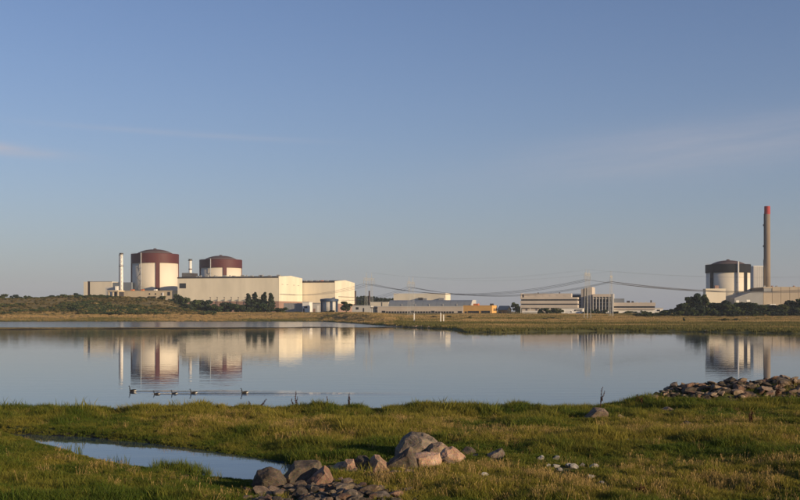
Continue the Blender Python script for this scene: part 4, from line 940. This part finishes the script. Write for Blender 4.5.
def make_kind(kind, seed):
    """unit tree 1 m tall: returns trunk mesh, crown mesh, natural width/height"""
    rnd = random.Random(seed); mb = MB(); lobes = []
    if kind == 'round':
        mb.tube([(0,0,-.03),(.01,0,.2),(.0,.01,.45),(0,0,.75)], [.035,.028,.02,.008], 7)
        for k in range(13):
            a = k*2.4+rnd.random(); rr = rnd.uniform(.10,.34); zz = rnd.uniform(.24,.84); rr *= math.sin(min(1,(1.08-zz)*1.7)*1.5)
            c = (math.cos(a)*rr, math.sin(a)*rr, zz); lobes.append((*c, rnd.uniform(.11,.19), rnd.uniform(.11,.19), rnd.uniform(.08,.14)))
            mb.tube([(0,0,zz*.55),(c[0]*.6,c[1]*.6,zz*.85),c], [.014,.009,.004], 5)
        return mb.mesh('trunk', BARK, True), crown_mesh('crown', LEAF, lobes, 1500, .042, seed)
    if kind == 'poplar':
        mb.tube([(0,0,-.03),(.01,0,.3),(0,.01,.6),(0,0,.97)], [.026,.022,.014,.004], 7)
        for k in range(15):
            zz = .22+.74*k/14; rr = .10*(1-abs(zz-.5)*1.2)*rnd.uniform(.4,1.2); a = k*2.4
            c = (math.cos(a)*rr, math.sin(a)*rr, zz); e = .115*(1.12-zz)**.6; lobes.append((*c, e, e, .075)); mb.tube([(0,0,zz*.8),c], [.009,.004], 5)
        return mb.mesh('trunk', BARK, True), crown_mesh('crown', PINE, lobes, 900, .036, seed)
    if kind == 'pine':
        mb.tube([(0,0,-.03),(.015,0,.3),(.0,.01,.6),(0,0,.9)], [.032,.026,.018,.006], 7)
        for k in range(24):
            a = k*2.4+rnd.random(); zz = .14+.78*k/23; rr = .34*(1.05-zz)**.5*rnd.uniform(.4,1.0)
            c = (math.cos(a)*rr, math.sin(a)*rr, zz); lobes.append((*c, rnd.uniform(.10,.17), rnd.uniform(.10,.17), rnd.uniform(.05,.09))); mb.tube([(0,0,zz-.08),c], [.011,.004], 5)
        return mb.mesh('trunk', BARK, True), crown_mesh('crown', PINE, lobes, 1500, .040, seed)
    if kind == 'bush':
        for k in range(6):
            a = k*1.05; mb.tube([(0,0,-.03),(math.cos(a)*.15,math.sin(a)*.15,.3),(math.cos(a)*.35,math.sin(a)*.35,.6)], [.03,.02,.006], 5)
        for k in range(14):
            a = k*2.4+rnd.random(); rr = rnd.uniform(0,.55); zz = rnd.uniform(.18,.80)*(1-rr*.4)
            lobes.append((math.cos(a)*rr, math.sin(a)*rr, zz, rnd.uniform(.16,.27), rnd.uniform(.16,.27), rnd.uniform(.12,.20)))
        return mb.mesh('trunk', BARK, True), crown_mesh('crown', LEAF if seed % 2 else PINE, lobes, 900, .065, seed)
KW = {'round': .92, 'poplar': .36, 'pine': .72, 'bush': 1.5}
KIND = {k: [make_kind(k, 11+i+j*5) for i in range(4)] for j, k in enumerate(KW)}
ORD = ['first','second','third','fourth','fifth','sixth','seventh','eighth','ninth','tenth','eleventh','twelfth','thirteenth','fourteenth','fifteenth','sixteenth','seventeenth','eighteenth','nineteenth','twentieth','twenty first','twenty second','twenty third','twenty fourth','twenty fifth','twenty sixth','twenty seventh','twenty eighth','twenty ninth','thirtieth','thirty first','thirty second','thirty third','thirty fourth','thirty fifth','thirty sixth','thirty seventh','thirty eighth','thirty ninth','fortieth']
TC = 0
def tree(kind, label, px, top, D, wpx=None, group=None, name=None, cat='tree'):
    global TC; TC += 1
    x = X(px, D); zb = float(far_z(x, D)); h = max(Z(top, D)-zb, .8)*1.02
    w = (wpx/F*D/KW[kind]) if wpx else h
    t, c = KIND[kind][TC % 4]
    o = thing(name or {'round':'broadleaf_tree','poplar':'slender_tree','pine':'pine_tree','bush':'shrub'}[kind], label, cat, (x, D, zb), random.uniform(0,6.28), group)
    o.scale = (w, w, h); link('trunk', t, o); link('crown', c, o)
    return o
# shrubs along the hill ridge and round the left plant
for px, top, D, w, lb in ((3,294.6,880,12,'dark shrub on the ridge at the left edge'),(17,295.4,885,14,'dark shrub second along the ridge from the left edge'),(28,296.2,880,9,'low shrub on the ridge before the bare gap'),(52,295.6,890,10,'low ridge shrub right of the bare gap'),
        (62,295.0,880,12,'ridge shrub left of the tallest ridge bush'),(75,293.8,880,11,'tallest ridge bush left of the beige block'),(93,295.2,900,10,'ridge shrub in front of the beige block'),(101,295.0,900,9,'ridge shrub right beside the one before the beige block'),(110,297,890,9,'low ridge shrub below the tan canopy'),
        (124,297.8,900,12,'flat ridge shrub below the slim white stack'),(139,297.6,895,12,'flat ridge shrub below the nearest reactor'),(152,297,890,13,'wide ridge shrub under the low annex'),(162,296.6,880,12,'ridge shrub under the annex window'),(176,294.4,870,16,'dense dark bush at the left foot of the long hall'),(184,296.4,850,14,'dense bush just right of the hall corner bush')):
    tree('bush', lb, px, top-1.4, D, w*1.1, 'shrubs on the left ridge', cat='shrub')
for px, top, D, w, lb in ((186,303.5,790,16,'dark bush low on the hill foot, leftmost below the hall'),(196,298.8,800,20,'big dark bush below the left half of the long hall'),(207,299.6,800,18,'dark bush right of the biggest bush below the hall'),(215,303.5,790,14,'low dark bush in the dip below the hall wall'),
        (226,300.8,800,18,'rounded dark bush below the hall middle'),(237,303,795,16,'low bush left of the slender tree group'),(244,304.5,780,12,'small bush touching the slender trees'),(280,306.5,770,15,'round dark bush below the hall gable'),(297,311.4,760,7,'tiny bush before the grey panel wall'),(312,312.3,760,6,'tiny bush before the low shed'),(331,310,800,12,'low bush in front of the blue rimmed tank')):
    tree('bush', lb, px, top-(.8 if px < 246 else 0), D, w*1.3, 'bushes before the turbine halls', cat='shrub')
for px, top, lb in ((248.5,294,'slender dark tree at the left of the pointed group'),(255,292.8,'slender dark tree second in the pointed group'),(259.5,299,'short slender tree in the middle of the pointed group'),(264,293.2,'slender dark tree fourth in the pointed group'),(271,293.6,'slender dark tree at the right of the pointed group')):
    tree('poplar', lb, px, top, 800, 9.5, 'pointed trees before the long hall')
for px, w, q in ((252,16,'left'),(262,18,'middle'),(269,12,'right')): tree('bush', q+' undergrowth bush beneath the pointed trees', px, 302, 795, w, 'undergrowth below the pointed trees', cat='shrub')
tree('round', 'lone round dark tree before the right gable, next to the tank', 346.3, 300.6, 790, 16)
for k, px in enumerate(range(357, 397, 4)): tree('pine', ORD[k]+' from the left of the distant trees right of the halls', px, 297.0+1.3*math.sin(px*1.7), 1150, 8, 'distant trees right of the halls')
tree('round', 'dark tree against the left end of the office slab', 515.5, 302.2, 900, 11)
tree('pine', 'smaller dark tree touching the office end wall', 519.5, 306.5, 895, 8)
for px, top, w, lb in ((541,307.5,9,'leftmost of the dark bushes before the office slab'),(547,307,11,'dark bush second before the office slab'),(553,307.2,10,'dark bush third before the office slab'),(559,307.6,10,'rightmost dark bush of those before the office slab'),
        (586,308.6,9,'dark bush below the stair tower'),(592,308.2,7,'dark bush right below the stair tower edge'),(598,308,8,'dark bush below the white columns, left one'),(604.5,308.4,7,'dark bush below the white columns, right one'),(616,310.6,10,'low bush at the start of the low office wing'),(628,310.4,14,'wide green bush before the low office wing'),(636,311,10,'bush in the middle of the low office wing'),(644,310,9,'bush near the right end of the low office wing')):
    tree('bush', lb, px, top, 765, w, 'bushes before the offices', cat='shrub')
for px, top, w, lb in ((434,315.4,9,'low dark shrub on the meadow left of the white posts'),(449,315.2,8,'low dark shrub on the meadow right of the white posts'),(470,316,6,'small meadow shrub below the ochre garage'),(553,317,13,'broad low shrub on the far meadow below the offices'),(545,317.6,8,'small low shrub beside the broad meadow shrub')):
    x, D, zb = hit(px, top+2.4, far_z, 300, 760, .5); tree('bush', lb, px, top, D, w, 'low shrubs on the far meadow', cat='shrub')
# tree belt on the right
xo = [640,650,655,660,668,676,683,690,697,705,710,718,725,735,745,755,765,775,785,793,800,830,880,960]
yo = [313,312.5,311.5,311,309,306.5,302,296.5,293.2,294,299,303,300.5,300.5,303,302,304,305,302,296.5,295,297,299,300]
k = 0; px = 643.
while px < 900:
    D = random.uniform(640, 690); top = float(np.interp(px, xo, yo))+random.uniform(-.4,1.6)
    kd = random.choice(('round','pine','round')); w = random.uniform(13,19) if px > 676 else random.uniform(9,12)
    place = 'below the black banded reactor' if 700 < px < 755 else ('tallest part left of the reactor' if 676 < px <= 700 else ('at the low left end' if px <= 676 else 'before the panel building'))
    tree(kd, (ORD[k]+' tree from the left in the dark belt, '+place) if px < 803 else 'dark belt tree beyond the right edge of the view', px, top, D, w, 'dark tree belt on the right'); k += 1; px += random.uniform(4.2, 6.2)
px = 640.; k = 0
while px < 880:
    D = random.uniform(600, 630); top = float(np.interp(px, xo, yo))*.35+.65*312+random.uniform(-2.,1.5)
    tree('bush', (ORD[k]+' dark bush from the left along the front of the tree belt') if px < 803 else 'dark bush before the belt beyond the right edge of the view', px, min(top,313), D, random.uniform(12,17), 'bushes fronting the right tree belt', cat='shrub'); k += 1; px += random.uniform(6,9)
tree('bush', 'lone small bush on the right meadow below the tree belt', 684, 316.6, 470, 3.4, None, cat='shrub')
for px, q in ((724,'left'),(736,'right')): tree('bush', q+' half of the low bush patch before the right tree belt', px, 317.6, 480, 12, 'low bush patch on the right meadow', cat='shrub')

# ------------------------------------------------------------------ grass (instanced stuff)
def scatter(name, label, cat, protos, P, rot, scl, tone, idx):
    col = bpy.data.collections.new(name+'_tufts')
    for i, me in enumerate(protos): col.objects.link(bpy.data.objects.new('%s_tuft_%02d' % (name, i), me))
    me = bpy.data.meshes.new(name); me.vertices.add(len(P)); me.vertices.foreach_set('co', np.asarray(P, np.float32).ravel())
    me.attributes.new('rotv', 'FLOAT_VECTOR', 'POINT').data.foreach_set('vector', np.asarray(rot, np.float32).ravel())
    me.attributes.new('sclv', 'FLOAT_VECTOR', 'POINT').data.foreach_set('vector', np.asarray(scl, np.float32).ravel())
    me.attributes.new('tone', 'FLOAT', 'POINT').data.foreach_set('value', np.asarray(tone, np.float32))
    me.attributes.new('pick', 'INT', 'POINT').data.foreach_set('value', np.asarray(idx, np.int32))
    o = link(name, me); stuff(tag(o, label, cat))
    ng = bpy.data.node_groups.new(name, 'GeometryNodeTree')
    ng.interface.new_socket('Geometry', in_out='INPUT', socket_type='NodeSocketGeometry'); ng.interface.new_socket('Geometry', in_out='OUTPUT', socket_type='NodeSocketGeometry')
    N = ng.nodes.new; gi, go = N('NodeGroupInput'), N('NodeGroupOutput'); ip = N('GeometryNodeInstanceOnPoints'); ci = N('GeometryNodeCollectionInfo')
    ci.inputs['Collection'].default_value = col; ci.inputs['Separate Children'].default_value = True; ci.inputs['Reset Children'].default_value = True
    def na(nm, dt):
        n = N('GeometryNodeInputNamedAttribute'); n.data_type = dt; n.inputs['Name'].default_value = nm; return n.outputs['Attribute']
    L = ng.links.new; L(gi.outputs[0], ip.inputs['Points']); L(ci.outputs[0], ip.inputs['Instance']); ip.inputs['Pick Instance'].default_value = True
    L(na('pick','INT'), ip.inputs['Instance Index']); L(na('rotv','FLOAT_VECTOR'), ip.inputs['Rotation']); L(na('sclv','FLOAT_VECTOR'), ip.inputs['Scale']); L(ip.outputs[0], go.inputs[0])
    md = o.modifiers.new('scatter', 'NODES'); md.node_group = ng
    return o
def tuft(name, m, n, rad, h, w, lean, seed, head=0.0):
    r_ = np.random.default_rng(seed); vs = []; fs = []; rn = []
    for i in range(n):
        a = r_.uniform(0, 6.283); q = rad*math.sqrt(r_.random()); x, y = q*math.cos(a), q*math.sin(a)
        hh = h*r_.uniform(.45,1.1); b = r_.uniform(0, 6.283); ln = lean*hh*r_.uniform(.3,1.4); dx, dy = math.cos(b)*ln, math.sin(b)*ln
        f = r_.uniform(0, 6.283); wx, wy = math.cos(f)*w*.5, math.sin(f)*w*.5; o = len(vs); g = r_.random()
        vs += [(x-wx,y-wy,-.03),(x+wx,y+wy,-.03),(x+dx*.4+wx*.8,y+dy*.4+wy*.8,hh*.6),(x+dx*.4-wx*.8,y+dy*.4-wy*.8,hh*.6),(x+dx,y+dy,hh)]
        fs += [(o,o+1,o+2,o+3),(o+3,o+2,o+4)]; rn += [g, g]
        if head:
            o = len(vs); vs += [(x+dx*.8-wx*head,y+dy*.8-wy*head,hh*.84),(x+dx*.9+wx*head,y+dy*.9+wy*head,hh*.9),(x+dx,y+dy,hh*1.06)]; fs.append((o,o+1,o+2)); rn.append(1.)
    me = bpy.data.meshes.new(name); me.from_pydata(vs, [], fs); me.materials.append(m); rnd_attr(me, rn); return me
def gpx(x, y, z): return 400+x/y*F, HY+(CH-z)/y*F
# dry patches, centred where the photograph shows them: px, py, half width, half height
DRYP = ((205,426,45,7),(300,430,45,8),(370,428,55,9),(420,424,40,6),(560,438,75,6),(250,420,30,6),(340,440,40,5),(700,476,70,8),(520,478,60,8),(760,440,40,6),(640,432,45,5),(590,441,30,4),(735,427,30,8),(660,425,30,7),(400,480,55,9),(450,484,60,12),(600,492,90,9),(470,470,30,6),(700,490,80,10),(60,462,16,3),(100,470,14,3),(200,497,30,4),(775,470,40,12),(640,468,22,5),(788,388,16,8),(700,433,60,6),(520,436,40,4))
def dryness(x, y, z):
    px, py = gpx(x, y, z); s = 0
    for a, b, c, d in DRYP: s = s+np.exp(-((px-a)/c)**2-((py-b)/d)**2)
    return np.clip(s, 0, 1)
def field(n, ymin=25.5, ymax=66.5, margin=150):
    y = np.sqrt(rng.uniform(ymin**2, ymax**2, n)); x = (rng.uniform(-margin, 800+margin, n)-400)/F*y; return x, y
def clear_rocks(x, y, k=1.0):
    ok = np.ones(len(x), bool)
    for bx_, by_, w in BOX: ok &= (((x-bx_)/1.05)**2+((y-by_+.75*w)/1.7)**2) > (w*k)**2
    return ok
def rubble_mask(x, y, z):
    px, py = gpx(x, y, z); return np.exp(-((px-325)/80)**4-((py-496)/13)**4)
def emb_mask(x, y): return sstep(60.0, 61.0, y-.9*(1-sstep(14,17,x))*1.6+.5*(fbm(x, y, 77)-.5))*sstep(13.4, 15.2, x)
GT = [tuft('grass_tuft', GRASS, 46, .20, .125, .016, .7, s) for s in range(5)]+[tuft('grass_tuft', GRASS, 44, .20, .27, .015, .6, 20+s) for s in range(5)]
x, y = field(125000); z = near_z(x, y)
hgt = fbm(x/2.2, y/2.2, 51); dr = dryness(x, y, z)
ok = (z > -.05) & (pond_d(x, y) < .12) & clear_rocks(x, y) & (rng.random(len(x)) > rubble_mask(x, y, z)*1.05) & (rng.random(len(x)) > emb_mask(x, y)*.93)
x, y, z, hgt, dr = (a[ok] for a in (x, y, z, hgt, dr)); n = len(x)
edge = np.exp(-((near_shore(x)-y-2.2)/1.6)**2)*(x < 15); pb = np.exp(-((pond_d(x, y)+.9)/.6)**2)
yl_ = np.interp(x, _plx, _ply); yu_ = np.interp(x, _pux, _puy); lowb = np.maximum(sstep(-4.5, -1.0, y-yl_)*(y < yl_+.6), .8*(1-sstep(.5, 3.0, y-yu_))*(y > yl_))*(x < -4.2)*(x > -21)      # grazed strip before the pond
tall = np.clip(sstep(.55, .64, hgt)*.9+edge*.6*sstep(.4,.6,fbm(x/1.3,y/1.3,52))+dr*.25, 0, 1)*(1-lowb)
idx = np.where(rng.random(n) < tall, 5, 0)+rng.integers(0, 5, n)
s = np.where(rng.random(n) < .012, 1.6, 1.0)*rng.uniform(.5, 1.15, n)*(1+.25*edge)*(1-.4*lowb)*(1+.55*sstep(.6,.75,hgt)*(1-lowb))*(.8+.2*sstep(36,48,y))
tone = np.clip(.30+1.7*(fbm(x/3.2, y/3.2, 61)-.5)+1.25*(fbm(x/.9, y/.9, 62)-.5)+.85*dr+.10*rng.normal(size=n)-.14*(1-sstep(-2,4,x))*(1-sstep(44,50,y)), 0, 1)
scatter('meadow_grass', 'green shore meadow grass covering the foreground', 'grass', GT, np.stack([x,y,z],-1), np.stack([rng.normal(0,.12,n),rng.normal(0,.12,n),rng.uniform(0,6.28,n)],-1), np.stack([s,s,s*rng.uniform(.8,1.2,n)],-1), tone, idx)
DT = [tuft('dry_tuft', DRYG, 12, .20, .33, .011, .4, 40+s, 1.8) for s in range(5)]
x, y = field(60000); z = near_z(x, y); dr = dryness(x, y, z)
ok = (z > .05) & clear_rocks(x, y, 1.2) & (rng.random(len(x)) < (z > .09)*(.03+.42*dr**1.2*(1+1.1*sstep(43,48,y)))*(.15+1.5*sstep(.42,.62,fbm(x/1.1, y/1.1, 71)))) & (rng.random(len(x)) > rubble_mask(x, y, z)*.97) & (rng.random(len(x)) > emb_mask(x, y)*(1-.8*dr))
x, y, z, dr = x[ok], y[ok], z[ok], dr[ok]; n = len(x); s = rng.uniform(.45, 1.1, n)*(.95+.15*(y < 41))
scatter('dry_grass', 'golden dry grass stalks growing in patches on the meadow', 'grass', DT, np.stack([x,y,z],-1), np.stack([rng.normal(0,.15,n),rng.normal(0,.15,n),rng.uniform(0,6.28,n)],-1), np.stack([s,s,s],-1), np.clip(.45+.35*rng.normal(size=n)+.6*(fbm(x/2, y/2, 72)-.5),0,1), rng.integers(0, 5, n))
# reedy tufts standing at the pond's near edge
x = []; y = []
for px, py, k in ((176,469,60),(187,471,40),(166,467,14),(206,478,12),(75,453,4),(112,463,4)):
    gx, gy = img(px, py, .05)
    for _ in range(k): x.append(gx+random.gauss(0,.35)); y.append(gy+random.gauss(0,.22))
x, y = np.array(x), np.array(y); z = np.maximum(near_z(x, y), -.08); n = len(x); s = rng.uniform(.7,1.15,n)
scatter('pond_reeds', 'tufts of upright reeds along the pond edge', 'reeds', [tuft('reed_tuft', GRASS, 18, .12, .46, .016, .3, 90+s) for s in range(3)], np.stack([x,y,z],-1), np.stack([0*x,0*x,rng.uniform(0,6.28,n)],-1), np.stack([s,s,s],-1), np.full(n,.15), rng.integers(0,3,n))
# far marsh tussocks and hill scrub
def fieldfar(n, d0, d1, p0, p1):
    y = rng.uniform(d0, d1, n); x = (rng.uniform(p0, p1, n)-400)/F*y; return x, y
x, y = fieldfar(60000, 285, 760, -150, 950); z = far_z(x, y); px = x/y*F+400
ok = (z > .12) & ~((px < 200) & (y > 720)); x, y, z = x[ok], y[ok], z[ok]; n = len(x); d = y-far_shore(x/y*F+400); px = x/y*F+400
s = rng.uniform(.8,1.7,n)*1.2
gold = np.where(px < 395, .66+.0*d, -.02+.60*sstep(60,220,d))
tone = np.clip(gold+2.4*(fbm(x/40, y/14, 81)-.5)+.12*rng.normal(size=n)-.4*(1-sstep(0,14,d)), 0, 1)
MT = [tuft('marsh_tuft', REEDG, 40, .75, .42, .07, .5, 120+s) for s in range(4)]
scatter('marsh_grass', 'brown and olive marsh grass on the far shore', 'grass', MT, np.stack([x,y,z],-1), np.stack([0*x,0*x,rng.uniform(0,6.28,n)],-1), np.stack([s,s,s],-1), tone, rng.integers(0,4,n))
def clump(name, m, seed):
    return crown_mesh(name, m, [(random.uniform(-.5,.5),random.uniform(-.5,.5),random.uniform(.2,.6),.35,.35,.28) for _ in range(7)], 90, .16, seed)
HT = [clump('heath_clump', HEATH, 200+i) for i in range(4)]+[clump('heath_clump', LEAF, 210+i) for i in range(2)]
x, y = fieldfar(9000, 690, 900, -200, 214); z = far_z(x, y); f = fbm(x/28, y/28, 91); px = x/y*F+400
ok = rng.random(len(x)) < (.25+1.4*sstep(.40,.62,f)); x, y, z, f = x[ok], y[ok], z[ok], f[ok]; n = len(x); s = rng.uniform(.7,2.0,n)*(.8+.8*sstep(.5,.7,f))
scatter('heath_scrub', 'low dark heath and scrub covering the left hillside', 'scrub', HT, np.stack([x,y,z],-1), np.stack([0*x,0*x,rng.uniform(0,6.28,n)],-1), np.stack([s,s,s*.8],-1), rng.random(n), np.where(f > .58, rng.integers(3,6,n), rng.integers(0,4,n)))

# ------------------------------------------------------------------ dock plants
def dock(px, py, top, lean, n, lb):
    x, D, zg = hit(px, py)
    if D > 62.3: D = 62.3; x = X(px, D); zg = float(near_z(x, D))
    h = Z(top, D)-zg
    o = thing('dock_plant', lb, 'plant', (x, D, zg-.02), 0, 'dark seeding dock plants')
    for k in range(n):
        a = random.uniform(0,6.28); hh = h*(1 if k == 0 else random.uniform(.55,.9)); lx_ = lean*hh+(0 if k == 0 else random.uniform(-.25,.25)*hh); b0 = (math.cos(a)*.05*(k > 0), math.sin(a)*.05*(k > 0), 0)
        P = [b0, (b0[0]+lx_*.35, b0[1], hh*.5), (b0[0]+lx_, b0[1], hh)]
        part('stem', MB().tube(P, [.014,.011,.005], 5), DOCK, o)
        lob = [(b0[0]+lx_*(t**1.5)+random.uniform(-.03,.03), b0[1]+random.uniform(-.03,.03), hh*t, .05*(1.35-t), .05*(1.35-t), .055) for t in np.linspace(.42,.98,8)]
        link('seed_head', crown_mesh('seed_head', DOCK, lob, 120, .022, int(px*10)+k), o)
for a in ((252,406,400.5,-.3,2,'short dark dock stalk leaning left on the shore edge'),(257,406,399,.75,2,'dark dock stalk leaning far right on the shore edge'),(295.5,404.5,390.5,0,3,'tall dark dock clump on the left middle shore edge'),(327,405,396,0,1,'thin single dock stalk between two dark clumps'),(349.5,405,392.5,0,3,'dark dock clump left of the shore middle'),(170,405,402,0,1,'tiny dock stalk on the far left shore edge'),
          (600,409,386.5,.12,2,'tall thin dock stalk by the tan peaked rock'),(636,406,394,.1,2,'dock stalk at the left of the close right pair'),(641,406,396,.2,2,'dock stalk at the right of the close right pair'),(776.5,401,381,.15,4,'large reddish dock on the rock embankment'),(751.5,426,410,0,3,'reddish dock in the grass below the embankment'),(640,497,484,.1,3,'reddish dock stalk in the nearest grass at right')):
    dock(*a)

# ------------------------------------------------------------------ thin evening haze
HZ = bpy.data.materials.new('haze_air'); HZ.use_nodes = True; nt = HZ.node_tree; nt.nodes.clear()
ho = nt.nodes.new('ShaderNodeOutputMaterial'); pv = nt.nodes.new('ShaderNodeVolumePrincipled')
pv.inputs['Color'].default_value = (.80,.88,1.0,1); pv.inputs['Density'].default_value = .00008; pv.inputs['Anisotropy'].default_value = 0.0
nt.links.new(pv.outputs[0], ho.inputs['Volume'])
hb = link('haze', MB().box(-5400,5400,-400,5400,-3,125).mesh('haze', HZ)); stuff(tag(hb, 'thin pale evening haze over the lake and plant', 'haze'))
